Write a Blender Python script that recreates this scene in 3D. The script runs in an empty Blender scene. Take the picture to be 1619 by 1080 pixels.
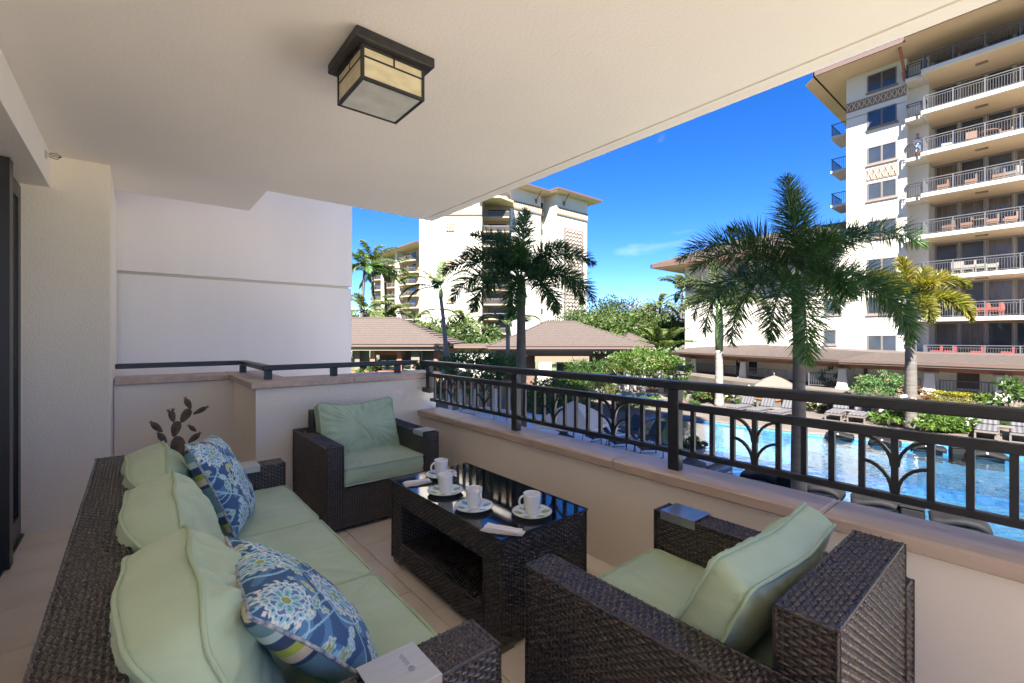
import bpy, math, random
import numpy as np
from mathutils import Vector, Matrix, noise
from mathutils.geometry import tessellate_polygon
R = math.radians
rnd = random.Random(7)
C = bpy.context.scene.collection
SC = bpy.context.scene

# ------------------------------------------------------------------ camera, sky, sun, exposure
CAM_H = 1.35
YAW = 0.69166                                   # the lens looks this far clockwise from the railing's own direction
cam_data = bpy.data.cameras.new('camera')
cam_data.sensor_width = 36
cam_data.lens = 718 / 1619 * 36
cam_data.shift_y = -7 / 1619
cam_data.clip_start = 0.05
cam_data.clip_end = 3000
cam = bpy.data.objects.new('camera', cam_data)
cam.location = (0, 0, CAM_H)
cam.rotation_euler = (R(90), 0, -YAW)
C.objects.link(cam)
SC.camera = cam

SUN_DIR = Vector((0.66, 0.58, -1.0)).normalized()       # the way the light travels
sun_el = math.asin(-SUN_DIR.z)
world = bpy.data.worlds.new('World')
SC.world = world
world.use_nodes = True
wn = world.node_tree
wn.nodes.clear()
sky = wn.nodes.new('ShaderNodeTexSky')
sky.sky_type = 'NISHITA'
sky.sun_disc = False
sky.sun_elevation = sun_el
sky.sun_rotation = math.atan2(-SUN_DIR.x, -SUN_DIR.y)
sky.altitude = 2500
sky.air_density = 0.72
sky.dust_density = 0.0
sky.ozone_density = 2.2
bg = wn.nodes.new('ShaderNodeBackground')
bg.inputs['Strength'].default_value = 0.05
wo = wn.nodes.new('ShaderNodeOutputWorld')
hs = wn.nodes.new('ShaderNodeHueSaturation')
hs.inputs['Saturation'].default_value = 1.33
hs.inputs['Hue'].default_value = 0.506
wn.links.new(sky.outputs[0], hs.inputs['Color'])
# a few thin wisps of cloud all over the sky
tcw = wn.nodes.new('ShaderNodeTexCoord')
mpw = wn.nodes.new('ShaderNodeMapping'); mpw.inputs['Scale'].default_value = (1.0, 1.6, 3.2); mpw.inputs['Rotation'].default_value = (0.3, 0.2, 0.9)
nzw = wn.nodes.new('ShaderNodeTexNoise'); nzw.inputs['Scale'].default_value = 3.6; nzw.inputs['Detail'].default_value = 7; nzw.inputs['Distortion'].default_value = 0.6
rpw = wn.nodes.new('ShaderNodeValToRGB'); rpw.color_ramp.elements[0].position = 0.66; rpw.color_ramp.elements[1].position = 0.86
rpw.color_ramp.elements[1].color = (0.32, 0.32, 0.32, 1)
mxw = wn.nodes.new('ShaderNodeMix'); mxw.data_type = 'RGBA'; mxw.inputs[7].default_value = (4.2, 4.5, 5.0, 1)
wn.links.new(tcw.outputs['Generated'], mpw.inputs['Vector']); wn.links.new(mpw.outputs[0], nzw.inputs['Vector'])
wn.links.new(nzw.outputs['Fac'], rpw.inputs['Fac']); wn.links.new(rpw.outputs['Color'], mxw.inputs[0])
tnt = wn.nodes.new('ShaderNodeMix'); tnt.data_type = 'RGBA'; tnt.blend_type = 'MULTIPLY'; tnt.inputs[0].default_value = 1
tnt.inputs[7].default_value = (0.95, 0.87, 1.0, 1)
wn.links.new(hs.outputs[0], tnt.inputs[6])
wn.links.new(tnt.outputs[2], mxw.inputs[6]); wn.links.new(mxw.outputs[2], bg.inputs['Color'])
wn.links.new(bg.outputs[0], wo.inputs['Surface'])

sl = bpy.data.lights.new('sun', 'SUN')
sl.energy = 5.0
sl.angle = R(0.5)
sl.color = (1.0, 0.95, 0.87)
so = bpy.data.objects.new('sun', sl)
so.rotation_euler = SUN_DIR.to_track_quat('-Z', 'Y').to_euler()
so.location = (-30, -10, 60)
C.objects.link(so)

SC.view_settings.view_transform = 'Standard'
SC.view_settings.look = 'None'
SC.view_settings.gamma = 1
SC.view_settings.use_curve_mapping = False
SC.view_settings.exposure = 2.92
SC.cycles.use_denoising = True
SC.cycles.max_bounces = 10
SC.cycles.diffuse_bounces = 6
SC.cycles.transparent_max_bounces = 16
SC.cycles.sample_clamp_indirect = 6

FX, FY = math.sin(YAW), math.cos(YAW)           # view direction and its right-hand side on the ground
RX, RY = math.cos(YAW), -math.sin(YAW)
DECK = -2.65
def site(px, d, z=DECK):
    """ground point d metres ahead along the view, at a measured bearing"""
    l = (px - 809.5) / 718 * d
    return Vector((FX*d + RX*l, FY*d + RY*l, z))

# ------------------------------------------------------------------ materials
MATS = {}
def mat(name, col, rough=0.6, metal=0.0, var=0.0, vscale=6.0, bump=0.0, bscale=80.0, stretch=None, col2=None,
        spec=0.5, sheen=0.0, detail=4.0, coord='Object', bdist=0.01, island=0.0, trans=0.0):
    m = bpy.data.materials.new(name)
    m.use_nodes = True
    nt = m.node_tree; N = nt.nodes; L = nt.links
    b = N['Principled BSDF']
    b.inputs['Roughness'].default_value = rough
    b.inputs['Metallic'].default_value = metal
    b.inputs['Specular IOR Level'].default_value = spec
    b.inputs['Base Color'].default_value = (*col, 1)
    if sheen: b.inputs['Sheen Weight'].default_value = sheen
    tc = N.new('ShaderNodeTexCoord')
    vec = tc.outputs[coord]
    if stretch:
        mp = N.new('ShaderNodeMapping'); mp.inputs['Scale'].default_value = stretch
        L.new(vec, mp.inputs['Vector']); vec = mp.outputs[0]
    last = None
    if var or col2:
        n = N.new('ShaderNodeTexNoise'); n.inputs['Scale'].default_value = vscale; n.inputs['Detail'].default_value = detail
        L.new(vec, n.inputs['Vector'])
        r = N.new('ShaderNodeValToRGB')
        c1 = col; c2 = col2 or tuple(min(1, c*(1+var)) for c in col)
        c0 = col if col2 else tuple(c*(1-var) for c in col)
        r.color_ramp.elements[0].position = 0.32; r.color_ramp.elements[1].position = 0.68
        r.color_ramp.elements[0].color = (*c0, 1); r.color_ramp.elements[1].color = (*c2, 1)
        L.new(n.outputs['Fac'], r.inputs['Fac'])
        last = r.outputs['Color']
    if island:
        g = N.new('ShaderNodeNewGeometry')
        mr = N.new('ShaderNodeMapRange'); mr.inputs['To Min'].default_value = 1-island; mr.inputs['To Max'].default_value = 1+island
        L.new(g.outputs['Random Per Island'], mr.inputs['Value'])
        mx = N.new('ShaderNodeMix'); mx.data_type = 'RGBA'; mx.blend_type = 'MULTIPLY'; mx.inputs[0].default_value = 1
        if last: L.new(last, mx.inputs[6])
        else: mx.inputs[6].default_value = (*col, 1)
        L.new(mr.outputs[0], mx.inputs[7]); last = mx.outputs[2]
    if last: L.new(last, b.inputs['Base Color'])
    if bump:
        n2 = N.new('ShaderNodeTexNoise'); n2.inputs['Scale'].default_value = bscale; n2.inputs['Detail'].default_value = 3
        L.new(vec, n2.inputs['Vector'])
        bp = N.new('ShaderNodeBump'); bp.inputs['Strength'].default_value = bump; bp.inputs['Distance'].default_value = bdist
        L.new(n2.outputs['Fac'], bp.inputs['Height']); L.new(bp.outputs[0], b.inputs['Normal'])
    if trans:
        t = N.new('ShaderNodeBsdfTranslucent'); t.inputs['Color'].default_value = (*[c for c in col], 1)
        if last:
            gm = N.new('ShaderNodeMix'); gm.data_type = 'RGBA'; gm.blend_type = 'MULTIPLY'; gm.inputs[0].default_value = 1
            L.new(last, gm.inputs[6]); gm.inputs[7].default_value = (1.6, 1.7, 0.7, 1)
            L.new(gm.outputs[2], t.inputs['Color'])
        ms = N.new('ShaderNodeMixShader'); ms.inputs[0].default_value = trans
        L.new(b.outputs[0], ms.inputs[1]); L.new(t.outputs[0], ms.inputs[2])
        L.new(ms.outputs[0], N['Material Output'].inputs['Surface'])
    MATS[name] = m
    return m
def vcol_mat(name, rough=0.7, bump=0.0, bscale=400):
    m = mat(name, (1, 1, 1), rough, bump=bump, bscale=bscale, bdist=0.003)
    a = m.node_tree.nodes.new('ShaderNodeAttribute'); a.attribute_name = 'print'
    m.node_tree.links.new(a.outputs['Color'], m.node_tree.nodes['Principled BSDF'].inputs['Base Color'])
    return m

stucco_in = mat('stucco_warm', (0.88, 0.80, 0.675), 0.9, var=0.03, vscale=1.2, bump=0.45, bscale=85, bdist=0.008)
stucco_ceiling = mat('stucco_ceiling', (0.88, 0.82, 0.74), 0.95, var=0.03, vscale=0.9, bump=0.28, bscale=60, bdist=0.008)
stucco_smooth = mat('stucco_smooth', (0.88, 0.785, 0.655), 0.9, var=0.04, vscale=0.8, bump=0.15, bscale=30, bdist=0.006)
stucco_wing = mat('stucco_wing', (0.87, 0.81, 0.755), 0.9, var=0.055, vscale=0.9, bump=0.12, bscale=26, detail=8, stretch=(1, 1, .22))
coping_m = mat('coping_stone', (0.55, 0.42, 0.325), 0.5, var=0.12, vscale=3.0, stretch=(6, 1, 6), bump=0.08, bscale=60, detail=8)
grout_m = mat('coping_grout', (0.62, 0.50, 0.38), 0.9)
tile_m = mat('floor_tile_stone', (0.76, 0.64, 0.50), 0.42, col2=(0.86, 0.76, 0.63), vscale=3.2, detail=8, bump=0.03, bscale=60)
tile_grout = mat('floor_grout', (0.40, 0.29, 0.20), 0.95)
rail_m = mat('rail_black', (0.022, 0.023, 0.026), 0.38, var=0.2, vscale=9, bump=0.04, bscale=120)
door_m = mat('door_bronze', (0.035, 0.034, 0.033), 0.4, bump=0.02)
door_glass = mat('door_glass', (0.10, 0.10, 0.095), 0.05, spec=0.8)
lamp_metal = mat('lamp_iron', (0.026, 0.024, 0.022), 0.5, var=0.3, vscale=30, bump=0.1, bscale=200)
lamp_glass = mat('lamp_amber_glass', (0.66, 0.575, 0.36), 0.28, var=0.12, vscale=14, stretch=(1, 1, 3))
lamp_base_glass = mat('lamp_white_glass', (0.62, 0.62, 0.52), 0.25, var=0.1, vscale=12)
wicker_m = mat('wicker_strand', (0.034, 0.027, 0.025), 0.26, col2=(0.058, 0.047, 0.044), vscale=22, island=0.3, spec=0.8)
wicker_core = mat('wicker_core', (0.012, 0.009, 0.008), 0.6)
stake_m = mat('wicker_stake', (0.075, 0.052, 0.04), 0.4)
cush_m = mat('cushion_sage', (0.43, 0.545, 0.37), 0.8, var=0.05, vscale=5, sheen=0.2, bump=0.55, bscale=5.5, bdist=0.03, stretch=(1, 1, 2.2))
pipe_m = mat('cushion_piping', (0.40, 0.51, 0.34), 0.85, bump=0.1, bscale=900, bdist=0.001)
alu_m = mat('brushed_aluminium', (0.62, 0.64, 0.66), 0.28, metal=0.9, var=0.05, vscale=4, stretch=(1, 40, 1))
ink_m = mat('plate_ink', (0.25, 0.27, 0.30), 0.5)
china_m = mat('white_china', (0.86, 0.85, 0.82), 0.16)
napkin_m = mat('napkin_white', (0.80, 0.78, 0.74), 0.9, bump=0.15, bscale=300)
rust_m = mat('rusted_steel', (0.10, 0.065, 0.045), 0.7, col2=(0.17, 0.13, 0.10), vscale=18, bump=0.4, bscale=90)
foot_m = mat('foot_metal', (0.16, 0.14, 0.12), 0.45, metal=0.4)
saucer_m = vcol_mat('saucer_print', 0.2)
print_m = vcol_mat('pillow_print', 0.85, bump=0.15, bscale=700)
def glass_top():
    m = bpy.data.materials.new('table_glass'); m.use_nodes = True
    nt = m.node_tree; N = nt.nodes; L = nt.links; N.clear()
    o = N.new('ShaderNodeOutputMaterial'); mx = N.new('ShaderNodeMixShader')
    t = N.new('ShaderNodeBsdfTransparent'); t.inputs['Color'].default_value = (0.90, 0.95, 0.96, 1)
    g = N.new('ShaderNodeBsdfGlossy'); g.inputs['Roughness'].default_value = 0.06
    f = N.new('ShaderNodeFresnel'); f.inputs['IOR'].default_value = 2.6
    L.new(f.outputs[0], mx.inputs[0]); L.new(t.outputs[0], mx.inputs[1]); L.new(g.outputs[0], mx.inputs[2])
    L.new(mx.outputs[0], o.inputs['Surface'])
    return m
table_glass = glass_top()
def water_mat():
    m = bpy.data.materials.new('pool_water'); m.use_nodes = True
    nt = m.node_tree; N = nt.nodes; L = nt.links; N.clear()
    o = N.new('ShaderNodeOutputMaterial'); mx = N.new('ShaderNodeMixShader')
    t = N.new('ShaderNodeBsdfTransparent'); t.inputs['Color'].default_value = (0.50, 0.77, 0.88, 1)
    g = N.new('ShaderNodeBsdfGlossy'); g.inputs['Roughness'].default_value = 0.03
    f = N.new('ShaderNodeFresnel'); f.inputs['IOR'].default_value = 1.36
    tc = N.new('ShaderNodeTexCoord')
    n = N.new('ShaderNodeTexNoise'); n.inputs['Scale'].default_value = 3.2; n.inputs['Detail'].default_value = 3
    L.new(tc.outputs['Object'], n.inputs['Vector'])
    b = N.new('ShaderNodeBump'); b.inputs['Strength'].default_value = 0.16; b.inputs['Distance'].default_value = 0.08
    L.new(n.outputs['Fac'], b.inputs['Height'])
    for q in (g, f): L.new(b.outputs[0], q.inputs['Normal'])
    L.new(f.outputs[0], mx.inputs[0]); L.new(t.outputs[0], mx.inputs[1]); L.new(g.outputs[0], mx.inputs[2])
    L.new(mx.outputs[0], o.inputs['Surface'])
    return m
water_m = water_mat()
def mosaic(name, c1, c2, c3, scale):
    m = mat(name, c1, 0.35)
    N = m.node_tree.nodes; L = m.node_tree.links
    tc = N.new('ShaderNodeTexCoord')
    v = N.new('ShaderNodeTexVoronoi'); v.distance = 'CHEBYCHEV'; v.inputs['Scale'].default_value = scale; v.inputs['Randomness'].default_value = 0.15
    L.new(tc.outputs['Object'], v.inputs['Vector'])
    r = N.new('ShaderNodeValToRGB')
    r.color_ramp.elements[0].color = (*c1, 1); r.color_ramp.elements[1].color = (*c3, 1)
    e = r.color_ramp.elements.new(0.5); e.color = (*c2, 1)
    sp = N.new('ShaderNodeSeparateColor'); L.new(v.outputs['Color'], sp.inputs[0])
    L.new(sp.outputs[0], r.inputs['Fac']); L.new(r.outputs['Color'], N['Principled BSDF'].inputs['Base Color'])
    return m
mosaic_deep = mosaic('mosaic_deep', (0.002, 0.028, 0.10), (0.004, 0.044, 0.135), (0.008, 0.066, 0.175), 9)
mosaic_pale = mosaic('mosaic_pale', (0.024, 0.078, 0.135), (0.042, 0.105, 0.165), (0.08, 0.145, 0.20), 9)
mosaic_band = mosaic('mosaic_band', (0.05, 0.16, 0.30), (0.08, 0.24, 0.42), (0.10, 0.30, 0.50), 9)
deck_m = mat('deck_paving', (0.055, 0.044, 0.035), 0.8, col2=(0.085, 0.070, 0.058), vscale=0.8, detail=8, bump=0.1, bscale=20)
pcoping_m = mat('pool_coping', (0.10, 0.088, 0.076), 0.7, var=0.1, vscale=3)
lawn_m = mat('ground_lawn', (0.055, 0.085, 0.03), 0.95, var=0.35, vscale=0.3)
soil_m = mat('bed_soil', (0.07, 0.05, 0.035), 0.95, var=0.3, vscale=3)
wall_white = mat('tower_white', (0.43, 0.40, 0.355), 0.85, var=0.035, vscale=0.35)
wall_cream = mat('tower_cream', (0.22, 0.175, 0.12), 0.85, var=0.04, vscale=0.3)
soffit_m = mat('soffit_tan', (0.46, 0.34, 0.22), 0.85, var=0.04, vscale=0.5)
frieze_m = mat('frieze_sand', (0.15, 0.113, 0.088), 0.85, var=0.1, vscale=2)
win_glass = mat('window_glass', (0.025, 0.032, 0.042), 0.06, spec=0.7, var=0.3, vscale=0.6)
win_curtain = mat('curtained_glass', (0.075, 0.058, 0.045), 0.12, var=0.35, vscale=2.5, stretch=(1, 6, .4), spec=0.7)
win_frame = mat('window_frame', (0.10, 0.085, 0.075), 0.5)
mull_m = mat('mullion_bronze', (0.16, 0.13, 0.115), 0.5)
rail_grey = mat('balcony_rail_grey', (0.06, 0.06, 0.064), 0.5)
roof_m = mat('roof_tile_brown', (0.042, 0.030, 0.025), 0.8, col2=(0.064, 0.048, 0.041), vscale=5, stretch=(1, 1, 6), bump=0.15, bscale=14)
fascia_m = mat('fascia_brown', (0.085, 0.05, 0.038), 0.6)
gutter_m = mat('gutter_cream', (0.15, 0.13, 0.10), 0.6)
timber_m = mat('timber_red_brown', (0.20, 0.072, 0.038), 0.6, var=0.2, vscale=3, stretch=(1, 8, 8))
ochre_m = mat('ochre_wall', (0.62, 0.42, 0.19), 0.85, var=0.05)
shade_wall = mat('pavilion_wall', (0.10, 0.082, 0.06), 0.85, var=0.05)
umb_m = mat('umbrella_taupe', (0.085, 0.066, 0.053), 0.85, var=0.05, vscale=4)
umb_grey = mat('umbrella_grey', (0.42, 0.39, 0.37), 0.85, var=0.05, vscale=4)
pole_m = mat('pole_dark', (0.10, 0.085, 0.075), 0.5)
chaise_m = mat('chaise_black', (0.012, 0.012, 0.013), 0.5)
sling_m = mat('sling_dark', (0.028, 0.028, 0.032), 0.7)
float_m = mat('ledge_lounger_grey', (0.0065, 0.0062, 0.007), 0.7, spec=0.15, var=0.15, vscale=6, bump=0.1, bscale=90)
concrete_m = mat('cast_concrete', (0.07, 0.067, 0.064), 0.85, var=0.15, vscale=6, bump=0.2, bscale=40)
white_paint = mat('white_paint', (0.8, 0.8, 0.78), 0.5)
orange_m = mat('orange_towel', (0.16, 0.055, 0.014), 0.8)
teak_m = mat('teak_orange', (0.09, 0.046, 0.027), 0.7, var=0.15, vscale=6)
coral_m = mat('coral_cushion', (0.16, 0.036, 0.028), 0.8)
red_m = mat('red_cushion', (0.15, 0.018, 0.022), 0.8)
offwhite_m = mat('offwhite_seat', (0.14, 0.13, 0.115), 0.8)
def stripe_mat():
    m = mat('lounger_stripe', (0.6, 0.6, 0.62), 0.85)
    N = m.node_tree.nodes; L = m.node_tree.links
    tc = N.new('ShaderNodeTexCoord'); w = N.new('ShaderNodeTexWave'); w.bands_direction = 'Y'
    w.inputs['Scale'].default_value = 2.1
    L.new(tc.outputs['Object'], w.inputs['Vector'])
    r = N.new('ShaderNodeValToRGB'); r.color_ramp.interpolation = 'CONSTANT'
    r.color_ramp.elements[0].color = (0.030, 0.030, 0.036, 1); r.color_ramp.elements[1].color = (0.068, 0.066, 0.070, 1)
    r.color_ramp.elements[1].position = 0.45
    L.new(w.outputs['Fac'], r.inputs['Fac']); L.new(r.outputs['Color'], N['Principled BSDF'].inputs['Base Color'])
    return m
stripe_m = stripe_mat()
def leaf_mat(name, col, col2, vs=1.5, trans=0.35, rough=0.55):
    return mat(name, col, rough, col2=col2, vscale=vs, island=0.4, trans=trans, spec=0.4)
palm_leaf = leaf_mat('palm_leaf', (0.030, 0.068, 0.018), (0.055, 0.11, 0.03), trans=0.28, rough=0.42)
palm_leaf_gold = leaf_mat('palm_leaf_gold', (0.066, 0.076, 0.008), (0.145, 0.118, 0.013), trans=0.35)
palm_leaf_pale = leaf_mat('palm_leaf_pale', (0.05, 0.07, 0.025), (0.09, 0.105, 0.045), trans=0.3)
palm_leaf_far = leaf_mat('palm_leaf_far', (0.04, 0.068, 0.014), (0.085, 0.105, 0.026), trans=0.3)
bush_dark = leaf_mat('bush_dark', (0.035, 0.075, 0.02), (0.06, 0.12, 0.03))
bush_mid = leaf_mat('bush_mid', (0.022, 0.050, 0.009), (0.046, 0.084, 0.016))
bush_bright = leaf_mat('bush_bright', (0.030, 0.066, 0.009), (0.068, 0.115, 0.016))
bush_yellow = leaf_mat('bush_yellow', (0.12, 0.118, 0.006), (0.19, 0.17, 0.010))
bush_olive = leaf_mat('bush_olive', (0.045, 0.052, 0.012), (0.085, 0.078, 0.018))
tree_dark = leaf_mat('tree_dark', (0.010, 0.026, 0.008), (0.026, 0.048, 0.012), vs=0.3)
tree_mid = leaf_mat('tree_mid', (0.024, 0.05, 0.012), (0.06, 0.085, 0.02), vs=0.3)
tree_bare = leaf_mat('tree_bare', (0.14, 0.115, 0.09), (0.20, 0.16, 0.13), vs=0.3)
flower_m = mat('flower_white', (0.32, 0.31, 0.28), 0.8)
flower_pink = mat('flower_pink', (0.16, 0.045, 0.038), 0.8)
trunk_grey = mat('palm_trunk', (0.07, 0.061, 0.053), 0.85, var=0.2, vscale=2.5, stretch=(1, 1, 5), bump=0.25, bscale=12)
trunk_pale = mat('palm_trunk_pale', (0.15, 0.135, 0.12), 0.85, var=0.15, vscale=2.5, stretch=(1, 1, 6), bump=0.2, bscale=12)
ring_m = mat('trunk_ring_scar', (0.05, 0.043, 0.038), 0.9)
crown_shaft = mat('crownshaft_green', (0.075, 0.12, 0.04), 0.5, var=0.2, vscale=4, stretch=(6, 6, 1))
wood_trunk = mat('tree_trunk', (0.13, 0.095, 0.07), 0.9, var=0.3, vscale=4)
skin_m = mat('skin', (0.25, 0.13, 0.085), 0.6)
shirt_m = mat('shirt_blue', (0.25, 0.34, 0.50), 0.8, col2=(0.60, 0.64, 0.68), vscale=9, stretch=(1, 1, 5))
shorts_m = mat('shorts_blue', (0.10, 0.17, 0.30), 0.8)
hair_m = mat('hair_dark', (0.015, 0.011, 0.01), 0.7)

# ------------------------------------------------------------------ builders
def tag(o, label=None, cat=None, group=None, kind=None):
    if label: o['label'] = label
    if cat: o['category'] = cat
    if group: o['group'] = group
    if kind: o['kind'] = kind
    return o
def thing(name, loc, label, cat, group=None, rz=0.0):
    o = bpy.data.objects.new(name, None)
    o.empty_display_size = 0.2
    o.location = loc; o.rotation_euler = (0, 0, rz)
    C.objects.link(o)
    return tag(o, label, cat, group)
def children(o): return [c for c in bpy.data.objects if c.parent == o]
_KIDS = {}
def copy_tree(o, parent=None):
    c = o.copy(); C.objects.link(c)
    if parent: c.parent = parent; _KIDS.setdefault(parent.name, []).append(c)
    for ch in list(_KIDS.get(o.name, [])): copy_tree(ch, c)
    return c
def clone(o, loc, rz=None, label=None, sc=None):
    c = copy_tree(o)
    c.location = loc
    if rz is not None: c.rotation_euler = (0, 0, rz)
    if label: c['label'] = label
    if sc: c.scale = (sc, sc, sc)
    return c
def org(o):
    v = Vector((0, 0, 0))
    while o is not None:
        v += o.location; o = o.parent
    return v

class MB:
    """collects vertices and faces, becomes ONE mesh object"""
    def __init__(s): s.v = []; s.f = []; s.np = []
    def add(s, vs, fs):
        k = len(s.v); s.v.extend(tuple(p) for p in vs); s.f.extend(tuple(i+k for i in f) for f in fs); return s
    def box(s, a, b, m=None):
        x0, y0, z0 = a; x1, y1, z1 = b
        x0, x1 = min(x0, x1), max(x0, x1); y0, y1 = min(y0, y1), max(y0, y1); z0, z1 = min(z0, z1), max(z0, z1)
        vs = [(x0,y0,z0),(x1,y0,z0),(x1,y1,z0),(x0,y1,z0),(x0,y0,z1),(x1,y0,z1),(x1,y1,z1),(x0,y1,z1)]
        if m is not None: vs = [m @ Vector(p) for p in vs]
        return s.add(vs, [(3,2,1,0),(4,5,6,7),(0,1,5,4),(1,2,6,5),(2,3,7,6),(3,0,4,7)])
    def rbox(s, a, b, r, m=None):
        """box with its long edges and corners chamfered by r"""
        x0, y0, z0 = a; x1, y1, z1 = b
        vs = []; idx = {}
        for ix, X in ((-1, x0), (1, x1)):
            for iy, Y in ((-1, y0), (1, y1)):
                for iz, Z in ((-1, z0), (1, z1)):
                    for ax in range(3):
                        p = [X - ix*r, Y - iy*r, Z - iz*r]; p[ax] = (X, Y, Z)[ax]
                        idx[(ix,iy,iz,ax)] = len(vs); vs.append(tuple(p))
        fs = []
        q = [(-1,-1),(1,-1),(1,1),(-1,1)]
        for ax in range(3):
            for sg in (-1, 1):
                f = []
                for a_, b_ in q:
                    t = [0,0,0]; t[ax] = sg; t[(ax+1)%3] = a_; t[(ax+2)%3] = b_
                    f.append(idx[(*t, ax)])
                fs.append(tuple(f if sg > 0 else f[::-1]))
        for ax in range(3):
            b1, b2 = (ax+1)%3, (ax+2)%3
            for s1 in (-1, 1):
                for s2 in (-1, 1):
                    def id_(sa, face):
                        t = [0,0,0]; t[ax] = sa; t[b1] = s1; t[b2] = s2
                        return idx[(*t, face)]
                    f = [id_(-1,b1), id_(1,b1), id_(1,b2), id_(-1,b2)]
                    fs.append(tuple(f if s1*s2 < 0 else f[::-1]))
        for ix in (-1,1):
            for iy in (-1,1):
                for iz in (-1,1):
                    f = [idx[(ix,iy,iz,k)] for k in range(3)]
                    fs.append(tuple(f if ix*iy*iz > 0 else f[::-1]))
        if m is not None: vs = [m @ Vector(p) for p in vs]
        return s.add(vs, fs)
    def prism(s, poly, z0, z1):
        n = len(poly)
        vs = [(x, y, z0) for x, y in poly] + [(x, y, z1) for x, y in poly]
        return s.add(vs, [tuple(range(n))[::-1], tuple(range(n, 2*n))] + [(i, (i+1)%n, n+(i+1)%n, n+i) for i in range(n)])
    def tube(s, pts, r, n=8, caps=True, closed=False):
        pts = [Vector(p) for p in pts]; m = len(pts)
        rr = r if isinstance(r, (list, tuple)) else [r]*m
        vs = []; prev = None
        for i, p in enumerate(pts):
            if closed: t = pts[(i+1)%m] - pts[i-1]
            else: t = pts[min(i+1, m-1)] - pts[max(i-1, 0)]
            t.normalize()
            if prev is None:
                u = t.orthogonal().normalized()
            else:
                u = (prev - t*prev.dot(t))
                u = u.normalized() if u.length > 1e-6 else t.orthogonal().normalized()
            prev = u; w = t.cross(u)
            for k in range(n):
                a = 2*math.pi*k/n
                vs.append(p + (u*math.cos(a) + w*math.sin(a))*rr[i])
        fs = []
        for i in range(m if closed else m-1):
            j = (i+1) % m
            for k in range(n):
                l = (k+1) % n
                fs.append((i*n+k, i*n+l, j*n+l, j*n+k))
        if caps and not closed: fs += [tuple(range(n))[::-1], tuple(range((m-1)*n, m*n))]
        return s.add(vs, fs)
    def lathe(s, prof, n=24, c=(0,0,0)):
        vs = []; fs = []
        for r, z in prof:
            for k in range(n):
                a = 2*math.pi*k/n; vs.append((c[0]+r*math.cos(a), c[1]+r*math.sin(a), c[2]+z))
        for i in range(len(prof)-1):
            for k in range(n):
                l = (k+1)%n; fs.append((i*n+k, i*n+l, (i+1)*n+l, (i+1)*n+k))
        return s.add(vs, fs)
    def raw(s, V, F):
        """numpy vertices (n,3) and faces (m,k)"""
        s.np.append((np.asarray(V, float), np.asarray(F, int))); return s
    def mesh(s, name, off=(0,0,0), smooth=False):
        me = bpy.data.meshes.new(name)
        if s.np:
            Vs = [np.array(s.v, float).reshape(-1, 3)]; base = len(s.v)
            loops = [np.array([i for f in s.f for i in f], int)]; lens = [np.array([len(f) for f in s.f], int)]
            for V, F in s.np:
                Vs.append(V); loops.append((F + base).ravel()); lens.append(np.full(len(F), F.shape[1], int)); base += len(V)
            V = np.concatenate(Vs) - np.array(off); lp = np.concatenate(loops); ln = np.concatenate(lens)
            me.vertices.add(len(V)); me.vertices.foreach_set('co', V.ravel())
            me.loops.add(len(lp)); me.loops.foreach_set('vertex_index', lp.astype(np.int32))
            me.polygons.add(len(ln))
            st = np.concatenate([[0], np.cumsum(ln)[:-1]]).astype(np.int32)
            me.polygons.foreach_set('loop_start', st)
            me.update(calc_edges=True); me.validate()
        else:
            o = Vector(off)
            me.from_pydata([tuple(Vector(p)-o) for p in s.v], [], s.f); me.update()
        if smooth: me.polygons.foreach_set('use_smooth', [True]*len(me.polygons))
        return me
    def build(s, name, m, parent=None, smooth=False, label=None, kind=None):
        """vertices are in world space (before the thing is turned); the mesh is stored relative to its parent"""
        off = org(parent) if parent is not None else Vector((0,0,0))
        if parent is None:
            P = s.v if s.v else s.np[0][0]
            a = np.array(P, float); off = Vector(((a[:,0].min()+a[:,0].max())/2, (a[:,1].min()+a[:,1].max())/2, a[:,2].min()))
        me = s.mesh(name, off, smooth)
        me.materials.append(m)
        o = bpy.data.objects.new(name, me); C.objects.link(o)
        if parent is not None: o.parent = parent; _KIDS.setdefault(parent.name, []).append(o)
        else: o.location = off
        if label: o['label'] = label
        if kind: o['kind'] = kind
        return o
def inst(name, me, parent, loc=(0,0,0), rot=(0,0,0), sc=(1,1,1)):
    o = bpy.data.objects.new(name, me); C.objects.link(o)
    o.parent = parent; o.location = loc; o.rotation_euler = rot; o.scale = sc
    _KIDS.setdefault(parent.name, []).append(o)
    return o
def bx(a, b): return MB().box(a, b)
def struct(name, mb, m, label=None, smooth=False):
    o = mb.build(name, m, None, smooth); o['kind'] = 'structure'
    if label: o['label'] = label
    return o

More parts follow.
